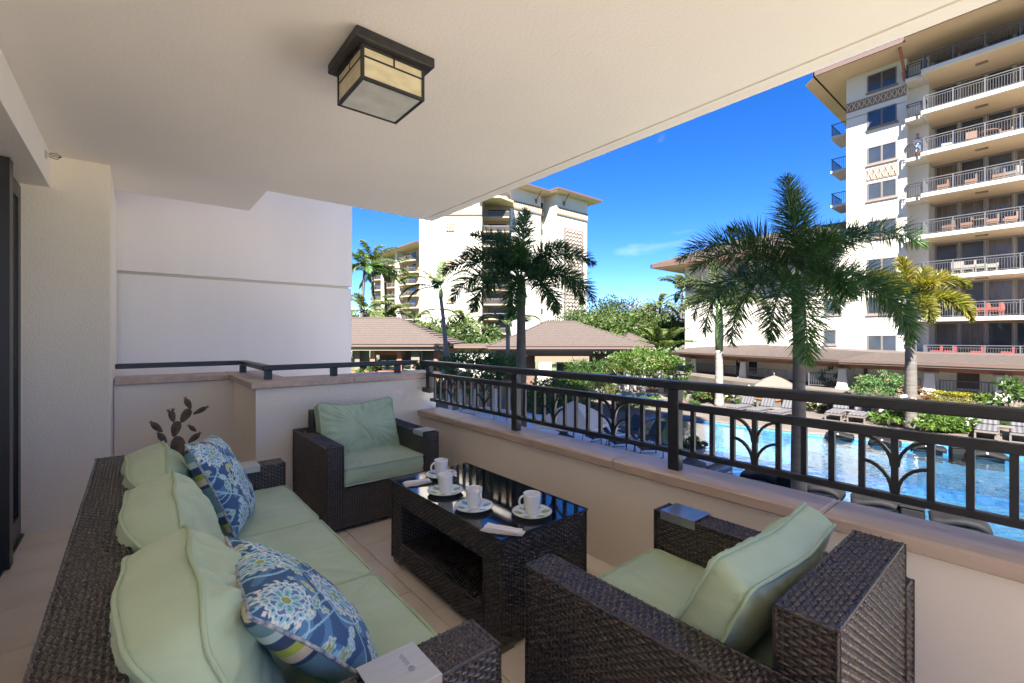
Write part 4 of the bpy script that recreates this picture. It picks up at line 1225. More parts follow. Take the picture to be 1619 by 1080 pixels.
def trunk_mesh(mb, p, top, r0, r1, bulge=1.0, n=14, lean=(0, 0), rings=True):
    pts = []; rr = []
    for i in range(n+1):
        t = i/n
        pts.append((p[0]+lean[0]*t*t, p[1]+lean[1]*t*t, p[2]-.05 + (top-p[2]+.05)*t))
        rr.append((r0*(1-t) + r1*t)*(1 + (bulge-1)*math.sin(math.pi*min(1, t*1.15))**2)*(1 + .28*max(0, .12-t)/.12))
    mb.tube(pts, rr, 12)
    return Vector(pts[-1])
def ring_scars(parent, p, top, r0, r1, bulge, lean, count):
    mb = MB()
    for k in range(1, count):
        t = (k + math.sin(k*7.3)*.28)/count
        r = (r0*(1-t) + r1*t)*(1 + (bulge-1)*math.sin(math.pi*min(1, t*1.15))**2)*1.0
        c = (p[0]+lean[0]*t*t, p[1]+lean[1]*t*t, p[2] + (top-p[2])*t)
        mb.tube([(c[0]+r*math.cos(a), c[1]+r*math.sin(a), c[2]) for a in [j*math.pi/6 for j in range(12)]], .006, 4, closed=True)
    mb.build('ring_scar', ring_m, parent, kind='stuff')
CAMR = -YAW                                     # azimuth of the camera's right-hand side
def foxtail(p, top, r0, r1, shaft, fronds, label, leaf, trunk=trunk_grey, lean=(0, 0), bulge=1.1, scars=22, group=None, pairs=150, ll=.5, wid=.03, plume=True, seed=0, shaft_m=crown_shaft, hang=.16):
    t = thing('palm_tree', p, label, 'palm tree', group)
    mb = MB(); c = trunk_mesh(mb, p, top, r0, r1, bulge, lean=lean); mb.build('trunk', trunk, t, smooth=True)
    if scars: ring_scars(t, p, top, r0, r1, bulge, lean, scars)
    hub = c
    if shaft:
        MB().tube([c, c+Vector((0, 0, shaft*.35)), c+Vector((0, 0, shaft*.75)), c+Vector((0, 0, shaft))], [r1*1.05, r1*1.25, r1*.95, r1*.5], 12).build('crownshaft', shaft_m, t, smooth=True)
        hub = c+Vector((0, 0, shaft*.92))
    for i, f in enumerate(fronds):
        a, el, dr, L = f[:4]; tw = f[4] if len(f) > 4 else 0
        az = CAMR + R(a)
        b = hub + Vector((math.cos(az)*r1*.5, math.sin(az)*r1*.5, -.03*(i % 4)))
        add_frond(t, b, leaf, shaft_m, max(.012, r1*.24), L=L, el0=R(el), droop=R(dr), pairs=pairs, ll=ll, plume=plume, seed=seed*100+i, az=az, twist=tw, wid=wid, hang=hang)
    return t
# frond tuples: azimuth from the camera's right (deg, 90 = away), start elevation, droop, length, sideways twist
big = site(1263, 8.0)
foxtail(big, 1.40, .108, .092, 1.05, [
    (95, 86, 12, 1.95), (70, 84, 20, 1.75), (160, 66, 54, 1.55), (178, 50, 92, 2.35), (186, 38, 84, 2.1), (2, 52, 88, 2.6), (10, 62, 66, 1.7),
    (192, 22, 116, 2.4), (205, 8, 104, 2.3), (224, 2, 92, 2.0), (-10, 24, 118, 2.05), (-26, 8, 106, 2.1), (-42, 2, 94, 2.0), (-95, 66, 92, 1.15), (-118, -14, 72, 2.1), (-84, 20, 90, 1.2), (150, 20, 100, 2.1), (35, 24, 100, 1.9)],
    'big foxtail palm in front of the pool, tallest and nearest palm, with dark arching fronds', palm_leaf, bulge=1.24, pairs=230, ll=.48, wid=.0155, seed=1, scars=30, hang=.10)
mid_p = site(824, 14.0)
foxtail(mid_p, 2.35, .17, .13, .9, [
    (80, 82, 26, 2.45), (150, 62, 50, 2.5), (120, 66, 45, 2.3), (176, 40, 84, 2.6), (165, 52, 76, 2.2), (8, 50, 92, 2.6), (20, 62, 60, 2.0), (-14, 20, 92, 2.5), (198, 16, 90, 2.45), (222, 4, 84, 2.3),
    (-100, -6, 74, 2.2), (-60, 4, 86, 2.3), (-38, 14, 90, 2.5), (-95, 62, 90, 1.4), (60, 44, 80, 2.2)],
    'foxtail palm in front of the white central tower, behind the far corner of the railing', palm_leaf, pairs=230, ll=.56, wid=.027, seed=2, scars=28, hang=.12)
gold = site(1440, 19.6)
foxtail(gold, 1.3, .22, .19, 1.9, [
    (90, 84, 20, 1.9), (178, 58, 80, 2.0), (4, 48, 90, 3.0), (10, 56, 96, 2.8), (-16, 20, 96, 2.4), (25, 64, 52, 2.0), (200, 34, 90, 2.1), (-95, 62, 86, 1.3), (-110, -4, 74, 2.1), (-60, 6, 86, 2.3), (155, 62, 56, 1.9)],
    'golden green palm beyond the pool, behind the life ring, with sunlit yellow fronds', palm_leaf_gold, bulge=1.05, pairs=230, ll=.52, wid=.042, seed=3, scars=20, shaft_m=crown_shaft)
pale = site(1137, 26.4)
foxtail(pale, .6, .24, .20, 2.9, [
    (88, 82, 24, 2.8), (172, 66, 82, 3.0), (8, 62, 80, 2.8), (200, 30, 92, 3.0), (-20, 28, 90, 2.8), (-90, 10, 80, 2.6), (150, 56, 70, 2.8), (40, 50, 74, 2.6)],
    'pale green palm with a whitish trunk left of the big palm, before the low block', palm_leaf_pale, trunk=trunk_pale, bulge=1.0, pairs=170, ll=.62, wid=.045, seed=4, scars=14)
slim = site(707, 34.0)
foxtail(slim, 4.2, .20, .14, .9, [
    (90, 80, 20, 2.2), (174, 44, 80, 3.4), (160, 58, 62, 3.0), (190, 22, 88, 3.4), (205, 6, 74, 2.8), (6, 42, 80, 3.0), (-8, 16, 88, 3.2), (20, 60, 56, 2.6), (-90, 30, 90, 2.4), (120, 50, 60, 2.4)],
    'slim pale trunked palm standing alone before the white central tower', palm_leaf_far, trunk=trunk_pale, lean=(-.36, 0.3), bulge=1.0, pairs=90, ll=.7, wid=.05, plume=False, seed=5, scars=0)
slim2 = site(803, 30.0)
foxtail(slim2, 1.6, .16, .13, .7, [(a, 40, 80, 2.2) for a in range(0, 360, 52)], 'short pale trunked palm half hidden behind the foxtail palm before the white tower', palm_leaf_pale, trunk=trunk_pale, pairs=50, ll=.7, wid=.07, plume=False, seed=6, scars=0)
far_palms = [(570, 56, 9.6, 4.4, palm_leaf, 'dark green coconut palm right at the edge of the shaded blank wall'), (592, 58, 10.6, 4.2, palm_leaf_far, 'tall coconut palm second from the blank wall, above the left pavilion roof'),
             (612, 62, 10.0, 4.4, palm_leaf_far, 'leaning coconut palm before the balcony wing'), (577, 52, 4.4, 3.8, palm_leaf_far, 'low yellowish palm rising behind the left pavilion roof'),
             (600, 54, 3.6, 3.4, palm_leaf_far, 'small fan of palm fronds behind the peak of the left pavilion roof'), (652, 70, 4.0, 4.2, palm_leaf_far, 'short palm before the lowest balconies of the wing'),
             (1041, 75, 6.6, 4.2, palm_leaf_far, 'coconut palm with drooping yellow fronds above the distant trees'), (1076, 66, 8.2, 4.2, palm_leaf_far, 'coconut palm beside the left edge of the low block'),
             (740, 62, 3.4, 3.8, palm_leaf_far, 'bright feathery palm at the foot of the white central tower'), (668, 64, 2.0, 3.8, palm_leaf_far, 'low feathery palm by the hedge before the white central tower')]
for i, (px, d, top, L, m, lb) in enumerate(far_palms):
    rg = random.Random(i)
    p = site(px, d)
    fr_ = [(a+rg.uniform(-12, 12), rg.choice([58, 40, 22, 5]), rg.uniform(60, 85), L*rg.uniform(.85, 1.1)) for a in range(0, 360, 30)]
    foxtail(p, top, .25, .16, 0, fr_, lb, m, trunk=trunk_grey, lean=(rg.uniform(-.8, .8), rg.uniform(-.8, .8)), pairs=42, ll=.95, wid=.12, plume=False, seed=20+i, scars=0, hang=.55, group='coconut palms in the distance')
cyc = site(1046, 40)
foxtail(cyc, 0.2, .3, .28, 0, [(a, 62 if k % 2 else 34, 46, 3.0) for k, a in enumerate(range(0, 360, 22))], 'large rosette of stiff green fronds behind the clipped round shrub', palm_leaf_far, pairs=60, ll=.75, wid=.09, plume=False, seed=40, scars=0, hang=.12)

# background trees
def tree(px, d, r, h, n, m, label, seed, L=.46, W_=.26, flat=.4, clumps=None):
    p = site(px, d)
    t = thing('tree', p, label, 'tree', 'trees behind the pavilions')
    mb = MB(); crown(mb, (p.x, p.y, h - r*.45), (r, r, r*.62), n, L, W_, seed, clumps, flat=flat, cl_r=.3); mb.build('crown', m, t)
    s = MB(); rg = random.Random(seed)
    s.tube([(p.x, p.y, DECK-.1), (p.x+.2, p.y, h-r*1.0), (p.x+.3, p.y+.2, h-r*.55)], [.45, .3, .15], 8)
    for k in range(6):
        a = k*1.05+rg.random(); s.tube([(p.x+.15, p.y, h-r*1.1), (p.x+r*.3*math.cos(a), p.y+r*.3*math.sin(a), h-r*.75), (p.x+r*.7*math.cos(a), p.y+r*.7*math.sin(a), h-r*.4)], [.2, .12, .04], 6)
    s.build('trunk', wood_trunk, t)
tree(945, 95, 10, 7.6, 9000, tree_dark, 'broad dark green tree just right of the white central tower', 1)
tree(985, 88, 9, 7.0, 9000, tree_dark, 'broad dark tree in the middle of the distant tree line', 2)
tree(1015, 80, 7, 6.0, 3600, tree_bare, 'thin greyish branched tree in the distant tree line', 3, L=.4, W_=.12)
tree(960, 66, 6, 3.8, 8000, tree_mid, 'yellow green tree behind the right slope of the central pavilion', 4)
tree(1000, 62, 6, 4.0, 8000, tree_mid, 'light green tree behind the clipped round shrub', 5)
tree(1065, 90, 9, 6.4, 8000, tree_dark, 'dark tree behind the coconut palm beside the low block', 6)
tree(1040, 58, 5, 3.2, 6000, tree_mid, 'small bright tree left of the low block', 7)
tree(920, 60, 5, 3.3, 6000, tree_mid, 'small tree peeping over the central pavilion ridge', 8)
tree(690, 66, 6, 2.9, 8000, tree_mid, 'leafy tree at the foot of the white central tower', 9)
tree(735, 60, 5, 2.6, 6000, tree_mid, 'bushy light green tree behind the link roof', 10)
tree(560, 75, 7, 4.6, 6000, tree_mid, 'light green tree behind the palms next to the blank wall', 11)
struct('far_woods', (lambda mb: (crown(mb, (250, 330, 3), (260, 40, 14), 9000, 3.2, 2.2, 77, 260, cl_r=.07), mb)[1])(MB()), tree_dark, 'far line of dark woods')

# ================================================================== PAVILIONS (turned with the garden front)
def loc2(l, d): return (FX*d + RX*l, FY*d + RY*l)
def lp(px, d): return (px-809.5)/718*d
def hip_roof(parent, x0, x1, d0, d1, ze, zr, rl, over=0.0, courses=12):
    """stepped tiled hip roof in the garden frame: x along the view's right, d along the view; rl = half ridge length"""
    cx, cd = (x0+x1)/2, (d0+d1)/2
    mb = MB()
    for i in range(courses):
        t0, t1 = i/courses, (i+1)/courses
        def ringp(t, z):
            hx = (x1-x0)/2*(1-t) + rl*t; hd = (d1-d0)/2*(1-t) + .05*t
            return [(*loc2(cx-hx, cd-hd), z), (*loc2(cx+hx, cd-hd), z), (*loc2(cx+hx, cd+hd), z), (*loc2(cx-hx, cd+hd), z)]
        z0 = ze + (zr-ze)*t0**1.12; z1 = ze + (zr-ze)*t1**1.12
        A = ringp(t0, z0+.075); B = ringp(t1, z1); A0 = ringp(t0, z0)
        mb.add(A+B, [(k, (k+1) % 4, 4+(k+1) % 4, 4+k) for k in range(4)])
        mb.add(A0+A, [(k, (k+1) % 4, 4+(k+1) % 4, 4+k) for k in range(4)])
    mb.add(ringp(1, zr), [(0, 1, 2, 3)])
    o = mb.build('roof', roof_m, parent)
    hips = MB()
    def rp(t, k):
        hx = (x1-x0)/2*(1-t) + rl*t; hd = (d1-d0)/2*(1-t) + .05*t
        q = [(-1,-1),(1,-1),(1,1),(-1,1)][k]
        return Vector((*loc2(cx+q[0]*hx, cd+q[1]*hd), ze + (zr-ze)*t**1.12 + .05))
    for k in range(4): hips.tube([rp(i/8, k) for i in range(9)], .07, 6)
    hips.tube([rp(1, 0), rp(1, 1)], .08, 6)
    hips.build('hip_tile', roof_m, o)
    return o
def gbox(mb, x0, x1, d0, d1, z0, z1):
    ps = [loc2(x0, d0), loc2(x1, d0), loc2(x1, d1), loc2(x0, d1)]
    mb.prism(ps[::-1] if False else ps, z0, z1); return mb
def gb(x0, x1, d0, d1, z0, z1): return gbox(MB(), x0, x1, d0, d1, z0, z1)
def tapered(mb, l, d, w0, w1, z0, z1, dd=None):
    v = []
    for w_, z in ((w0, z0), (w1, z1)):
        for a, b in ((-1,-1),(1,-1),(1,1),(-1,1)): v.append((*loc2(l+a*w_/2, d+b*w_/2), z))
    mb.add(v, [(3,2,1,0), (4,5,6,7), (0,1,5,4), (1,2,6,5), (2,3,7,6), (3,0,4,7)]); return mb
# left pavilion
pv = thing('garden_pavilion', (*loc2(-13.5, 44), DECK), 'open garden pavilion with a brown hipped roof left of the central tower', 'pavilion')
x1 = lp(712, 40); x0 = x1-17
hip_roof(pv, x0, x1, 40, 52, .72, 3.25, 2.5)
gb(x0+.05, x1-.05, 40.05, 51.9, .50, .70).build('fascia', fascia_m, pv)
gb(x0+.35, x1-.35, 40.3, 51.6, .16, .49).build('eave_beam', gutter_m, pv)
for k, px in enumerate((566, 590, 632, 658, 690)):
    tapered(MB(), lp(px, 41.2), 41.2, .9 if k in (3,) else .5, .7 if k in (3,) else .4, DECK, .15).build('post', shade_wall if k in (0, 3) else timber_m, pv)
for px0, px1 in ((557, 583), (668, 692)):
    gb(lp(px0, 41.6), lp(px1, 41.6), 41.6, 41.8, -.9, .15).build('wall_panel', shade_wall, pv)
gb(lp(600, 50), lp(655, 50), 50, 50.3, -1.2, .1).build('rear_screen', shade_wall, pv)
gb(lp(586, 43), lp(640, 43), 43, 43.2, -.35, .1).build('cross_beam', timber_m, pv)
gb(lp(556, 42), lp(640, 42), 41.5, 43, DECK, -1.75).build('bar_counter', timber_m, pv)
# link roof and wall
lk = thing('garden_link', (*loc2(-7, 43), DECK), 'low link building with an ochre band between the two pavilions', 'building')
xa, xb = lp(706, 43), lp(775, 43)
gb(xa-3, xb+3, 42, 48, .55, .66).build('roof', roof_m, lk)
gb(xa-3, xb+3, 41.95, 48.1, .33, .545).build('fascia', fascia_m, lk)
gb(xa-2.5, xb+2.5, 42.5, 47.5, -.12, .325).build('ochre_band', ochre_m, lk)
gb(xa-2.6, xb+2.6, 42.4, 47.6, DECK, -.125).build('wall', wall_white, lk)
# central pavilion
cp = thing('garden_pavilion', (*loc2(5, 40), DECK), 'larger brown roofed pavilion with stepped beams and white tapered column below the central tower', 'pavilion')
x0, x1 = lp(768, 35), lp(868, 35)+3.2
hip_roof(cp, x0, x1+5.0, 35.2, 50, .62, 2.75, 1.4, courses=14)
gb(x0+.05, x1+4.9, 35.25, 49.9, .42, .605).build('fascia', fascia_m, cp)
gb(x0+.35, x1+4.5, 35.5, 49.5, .25, .415).build('gutter_beam', gutter_m, cp)
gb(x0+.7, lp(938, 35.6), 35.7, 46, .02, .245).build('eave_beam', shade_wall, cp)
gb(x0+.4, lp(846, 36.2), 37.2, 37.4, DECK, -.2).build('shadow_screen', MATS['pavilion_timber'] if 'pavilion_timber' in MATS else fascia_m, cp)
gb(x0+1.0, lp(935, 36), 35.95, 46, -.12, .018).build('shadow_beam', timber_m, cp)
gb(lp(846, 35.6), lp(932, 35.6), 35.75, 37.5, -.62, -.125).build('lintel', mat('lintel_tan', (.11, .084, .055), .85), cp)
tapered(MB(), lp(861, 36.2), 36.2, 1.25, .95, DECK, -.63).build('column', wall_white, cp)
tapered(MB(), lp(775, 36.2), 36.2, .9, .8, DECK, .01).build('column', wall_white, cp)
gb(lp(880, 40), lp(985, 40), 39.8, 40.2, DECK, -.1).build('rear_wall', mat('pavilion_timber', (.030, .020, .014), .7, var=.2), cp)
gb(lp(880, 38), lp(894, 38), 38, 38.1, DECK, -.5).build('doorway', win_glass, cp)
gb(lp(833, 38), lp(846, 38), 37.6, 37.8, DECK, .0).build('timber_screen', timber_m, cp)
# right lower roof of the central pavilion
cr = thing('garden_pavilion', (*loc2(10, 45), DECK), 'lower brown roof stepping down right of the central pavilion, behind the round shrub', 'pavilion')
hip_roof(cr, lp(985, 44), lp(1042, 44)+.3, 44, 54, .42, 1.7, .1, courses=8)
gb(lp(985, 44)+.05, lp(1042, 44)+.25, 44.05, 53.9, .2, .41).build('fascia', gutter_m, cr)
gb(lp(985, 44)+.4, lp(1042, 44)-.2, 44.6, 53, DECK, .195).build('wall', shade_wall, cr)

# ================================================================== COLONNADE
col = thing('colonnade', (36, 6, DECK), 'long low colonnade with brown roof, red timber beam and white tapered columns', 'colonnade')
EP = [Vector((34.5, -12)), Vector((35.55, 9.3)), Vector((42.4, 25.6))]      # eave line
RP = [Vector((39.3, -12)), Vector((39.6, 8.0)), Vector((46.5, 23.0))]       # upper edge
EZ = -.16
RZ = [.26, .30, .86]
def seg_quad(mb, a, b, off0, off1, z0, z1):
    """a slab along a-b between two distances inward of the eave"""
    u = (b-a).normalized(); n = Vector((u.y, -u.x))
    if n.x < 0: n = -n
    ps = [a+n*off0, b+n*off0, b+n*off1, a+n*off1]
    vs = [(p.x, p.y, z0) for p in ps] + [(p.x, p.y, z1) for p in ps]
    return mb.add(vs, [(0,1,2,3), (4,7,6,5), (0,4,5,1), (1,5,6,2), (2,6,7,3), (3,7,4,0)])
rf = MB()
for k in range(2):
    for i in range(11):
        t0, t1 = i/11, (i+1)/11
        def P(t, end, lift=0):
            p = EP[end].lerp(RP[end], t); return (p.x, p.y, EZ + (RZ[end]-EZ)*t + lift)
        A0, B0, A, B, A1, B1 = P(t0, k), P(t0, k+1), P(t0, k, .035), P(t0, k+1, .035), P(t1, k), P(t1, k+1)
        rf.add([A0, B0, B, A, A1, B1], [(0,3,2,1), (3,4,5,2)])
rf.build('roof', roof_m, col)
back = MB()
for k in range(2):
    a, b = RP[k], RP[k+1]
    back.add([(a.x, a.y, RZ[k]), (b.x, b.y, RZ[k+1]), (b.x+9, b.y-2, RZ[k+1]), (a.x+9, a.y-2, RZ[k])], [(0,1,2,3)])
back.build('flat_roof', roof_m, col)
f1, f2, f3, wl = MB(), MB(), MB(), MB()
for k in range(2):
    a, b = EP[k], EP[k+1]
    seg_quad(f1, a, b, .0, .10, EZ-.13, EZ-.003)
    seg_quad(f2, a, b, .06, .75, EZ-.24, EZ-.135)
    seg_quad(wl, a, b, 3.2, 3.4, DECK, EZ)
f1.build('fascia', fascia_m, col); f2.build('gutter', gutter_m, col); wl.build('rear_wall', mat('colonnade_wall', (.80, .70, .52), .85, var=.04), col)
sf = MB(); seg_quad(sf, EP[0], EP[1], .76, 3.2, EZ-.12, EZ-.08); seg_quad(sf, EP[1], EP[2], .76, 3.2, EZ-.12, EZ-.08); sf.build('soffit', soffit_m, col)
for k in range(2):
    m_ = MB(); seg_quad(m_, EP[k], EP[k+1], 1.0, 1.3, -.70, -.30); m_.build('timber_beam', timber_m, col)
def hit(px, a, b):
    l = (px-809.5)/718; r = Vector((FX+RX*l, FY+RY*l)); ab = b-a
    den = r.x*ab.y - r.y*ab.x
    t = (a.x*ab.y - a.y*ab.x)/den
    return r*t
def inward(k, off):
    u = (EP[k+1]-EP[k]).normalized(); n = Vector((u.y, -u.x)); n = n if n.x > 0 else -n
    return EP[k]+n*off, EP[k+1]+n*off
for px, k in ((1098, 1), (1176, 1), (1333, 0), (1470, 0), (1586, 0), (1690, 0)):
    p = hit(px, *inward(k, 1.15))
    vs = []
    for w0, z in ((.62, TER-.1), (.42, -.80)):
        for a, b in ((-1,-1),(1,-1),(1,1),(-1,1)): vs.append((p.x+a*w0/2, p.y+b*w0/2, z))
    c_ = MB().add(vs, [(3,2,1,0), (4,5,6,7), (0,1,5,4), (1,2,6,5), (2,3,7,6), (3,0,4,7)]).build('column', wall_white, col)
    MB().box((p.x-.36, p.y-.36, -.80), (p.x+.36, p.y+.36, -.705)).build('capital', wall_cream, c_)
    MB().box((p.x-.36, p.y-.36, TER-.05), (p.x+.36, p.y+.36, TER+.12)).build('plinth', wall_white, c_)
    for s_ in (-.17, .17):
        MB().box((p.x-.95, p.y+s_-.06, -.44), (p.x+.5, p.y+s_+.06, -.31)).build('rafter_end', timber_m, c_)
    MB().prism([(p.x-.12, p.y-.75), (p.x+.12, p.y-.75), (p.x+.12, p.y+.75), (p.x-.12, p.y+.75)], -.83 if False else -.79, -.70) if False else None
# lattice window and dark doorways in the rear wall
def onwall(px0, px1, z0, z1, name, m, proud=.03, k=0, off=3.2):
    a, b = inward(k, off); p = hit(px0, a, b); q = hit(px1, a, b)
    u = (q-p).normalized(); n = Vector((u.y, -u.x)); n = n if n.x < 0 else -n
    ps = [p, q, q+n*proud, p+n*proud]
    return MB().add([(w.x, w.y, z0) for w in ps]+[(w.x, w.y, z1) for w in ps], [(0,1,2,3), (4,7,6,5), (0,4,5,1), (1,5,6,2), (2,6,7,3), (3,7,4,0)]).build(name, m, col), p, q
w_, p, q = onwall(1514, 1548, -1.75, -.72, 'lattice_window', mat('lattice_back', (.12, .09, .065), .7))
lat = MB()
for i in range(9):
    t = i/8; a = p.lerp(q, t); lat.box((a.x-.07, a.y-.02, -1.75), (a.x-.04, a.y+.02, -.72))
for i in range(8):
    z = -1.72+i*.14; lat.box((p.x-.075, min(p.y, q.y), z), (p.x-.045, max(p.y, q.y), z+.03))
lat.build('lattice', frieze_m, w_)
onwall(1164, 1172, TER, -.75, 'doorway', win_glass, k=1)
onwall(1184, 1197, -1.9, -.75, 'doorway', win_glass, k=1)
onwall(1515, 1546, TER, -1.86, 'doorway', win_glass)
onwall(1366, 1372, TER, -.72, 'pilaster', shade_wall, .08)
onwall(1376, 1380, TER, -.72, 'pilaster', shade_wall, .08)
# white terrace railings between the columns
def fence_run(a, b, z, h, label, m, step=.14):
    a = Vector((*a, z)); b = Vector((*b, z))
    t = thing('terrace_railing', (a+b)/2, label, 'railing')
    u = (b-a).normalized(); L = (b-a).length
    MB().tube([a+Vector((0,0,h)), b+Vector((0,0,h))], .03, 6).build('top_rail', m, t)
    MB().tube([a+Vector((0,0,.12)), b+Vector((0,0,.12))], .02, 6).build('bottom_rail', m, t)
    bl = MB(); n = int(L/step)
    for i in range(n+1):
        p = a.lerp(b, i/n); bl.box((p.x-.011, p.y-.011, z+.12), (p.x+.011, p.y+.011, z+h))
    bl.build('balusters', m, t, kind='stuff')
    for i in range(int(L/2)+1):
        p = a.lerp(b, min(1, i*2/L)); MB().box((p.x-.035, p.y-.035, z-.02), (p.x+.035, p.y+.035, z+h+.02)).build('post', m, t)
    return t
a_, b_ = inward(0, 1.15)
P1, P2, P3, P4 = [hit(px, a_, b_) for px in (1352, 1455, 1486, 1575)]
fence_run(hit(1279, a_, b_), hit(1325, a_, b_), TER, .95, 'white terrace railing right of the big palm trunk', rail_grey)
fence_run(P3, P4, TER, .95, 'white terrace railing behind the clipped yellow hedge', rail_grey)
fence_run(P1, P2, TER, .95, 'white terrace railing behind the loose green shrubs left of the golden palm', rail_grey)
a2, b2 = inward(1, 1.15)
fence_run(hit(1098, a2, b2), hit(1166, a2, b2), TER, .9, 'dark terrace railing at the left end of the colonnade', pole_m)
fence_run(hit(1184, a2, b2), hit(1245, a2, b2), TER, .9, 'dark terrace railing behind the taupe umbrella', pole_m)

# ================================================================== RIGHT TOWER
tw = thing('apartment_tower', (50, 2, DECK), 'tall white apartment tower on the right with stacked curved balconies over the colonnade', 'building')
FXW = 44.0
RT = [21.25-2.92*k for k in range(8)]                 # balcony rail tops, from the top down
core_ = MB()
core_.box((46.2, -30, DECK), (60, 6.2, 23.2))
core_.box((FXW, 7.25, DECK), (60, 10.98, 22.6))
core_.box((44.9, 6.18, DECK), (60, 7.27, 23.1))
core_.build('wall', wall_white, tw)
# eaves
ev = MB()
ev.prism([(41.5, 12.4), (41.5, 6.9), (40.9, 6.9), (40.9, -30), (60, -30), (60, 13.4), (42.5, 13.4)], 22.02, 22.10)
ev.build('soffit', soffit_m, tw)
fa = MB()
fa.box((41.38, 6.9, 22.02), (41.499, 12.52, 22.34)); fa.box((40.78, -30, 22.02), (40.899, 6.9, 22.34)); fa.box((41.38, 12.42, 22.02), (60, 12.54, 22.34))
fa.build('fascia', fascia_m, tw)
MB().add([(41.4, 12.5, 22.3), (41.4, 6.9, 22.3), (40.8, 6.9, 22.3), (40.8, -30, 22.3), (60, -30, 22.3), (60, 12.5, 22.3), (48, 5, 25), (48, -24, 25)],
         [(0,1,2,3,7,6), (3,4,7), (4,5,6,7), (5,0,6)]).build('roof', roof_m, tw)
for y in (7.3,): 
    MB().tube([(41.9, y, 21.95), (43.2, y, 21.0), (43.75, y, 20.75)], .09, 6).build('bracket', timber_m, tw)
    MB().lathe([(0, -.55), (.13, -.4), (.2, .15), (0, .2)], 10, (43.75, y, 20.75)).build('bracket_foot', timber_m, tw)
# bay windows, sills, friezes
for k in range(8):
    z1 = 21.70-2.80*k if k < 4 else (21.70-2.80*3) - 2.95*(k-3); z0 = z1-1.32
    w_ = MB()
    for a, b in (((FXW-.05, 7.84, z0), (FXW, 7.92, z1)), ((FXW-.05, 9.53, z0), (FXW, 9.61, z1)), ((FXW-.05, 7.92, z1-.08), (FXW, 9.53, z1)), ((FXW-.05, 7.92, z0), (FXW, 9.53, z0+.08)), ((FXW-.05, 8.66, z0+.08), (FXW, 8.78, z1-.08))): w_.box(a, b)
    fo_ = w_.build('window', win_frame, tw)
    bx((FXW-.02, 7.92, z0+.08), (FXW+.005, 9.53, z1-.08)).build('pane', win_glass, fo_)
    bx((FXW-.10, 7.74, z0-.14), (FXW+.002, 9.70, z0-.002)).build('sill', frieze_m, fo_)
def frieze(y0, y1, z0, z1):
    o = bx((FXW-.05, y0, z0), (FXW+.001, y1, z1)).build('frieze', frieze_m, tw)
    r_ = MB(); n = int((y1-y0)/.32)
    for i in range(n):
        y = y0 + (i+.5)*(y1-y0)/n; hh = (z1-z0)
        for s_ in (-1, 1):
            r_.tube([(FXW-.07, y+s_*.13, z0+.1), (FXW-.085, y+s_*.02, z0+hh*.55), (FXW-.07, y+s_*.12, z1-.1)], .028, 5)
    r_.build('relief', soffit_m, o, kind='stuff')
frieze(7.27, 10.97, 19.30, 20.05); frieze(7.8, 9.65, 13.52, 14.45)
for k in range(7):
    z = 20.0-2.92*k-1.2
    bx((FXW-.012, 7.28, z), (FXW+.001, 10.97, z+.05)).build('reveal_line', frieze_m, tw)
def tower_rail(parent, x, y0, y1, zt, m=rail_grey, h=1.02, posts=None, ret=0.9):
    fr_ = MB()
    fr_.box((x-.03, y0, zt-.05), (x+.03, y1, zt)); fr_.box((x-.02, y0, zt-.20), (x+.02, y1, zt-.17)); fr_.box((x-.02, y0, zt-h+.08), (x+.02, y1, zt-h+.11))
    for y in posts or (y0, y1): fr_.box((x-.035, y-.035, zt-h), (x+.035, y+.035, zt))
    n = int((y1-y0)/.125)
    for i in range(n):
        y = y0+(i+.5)*(y1-y0)/n; fr_.box((x-.009, y-.009, zt-h+.1), (x+.009, y+.009, zt-.18))
    if ret:
        fr_.box((x, y1-.02, zt-.05), (x+ret, y1+.02, zt)); fr_.box((x, y1-.02, zt-h+.08), (x+ret, y1+.02, zt-h+.11))
        for i in range(int(ret/.14)): fr_.box((x+.1+i*.14-.01, y1-.01, zt-h+.1), (x+.1+i*.14+.01, y1+.01, zt-.05))
    return fr_.build('balcony_rail', m, parent)
XB = 42.8
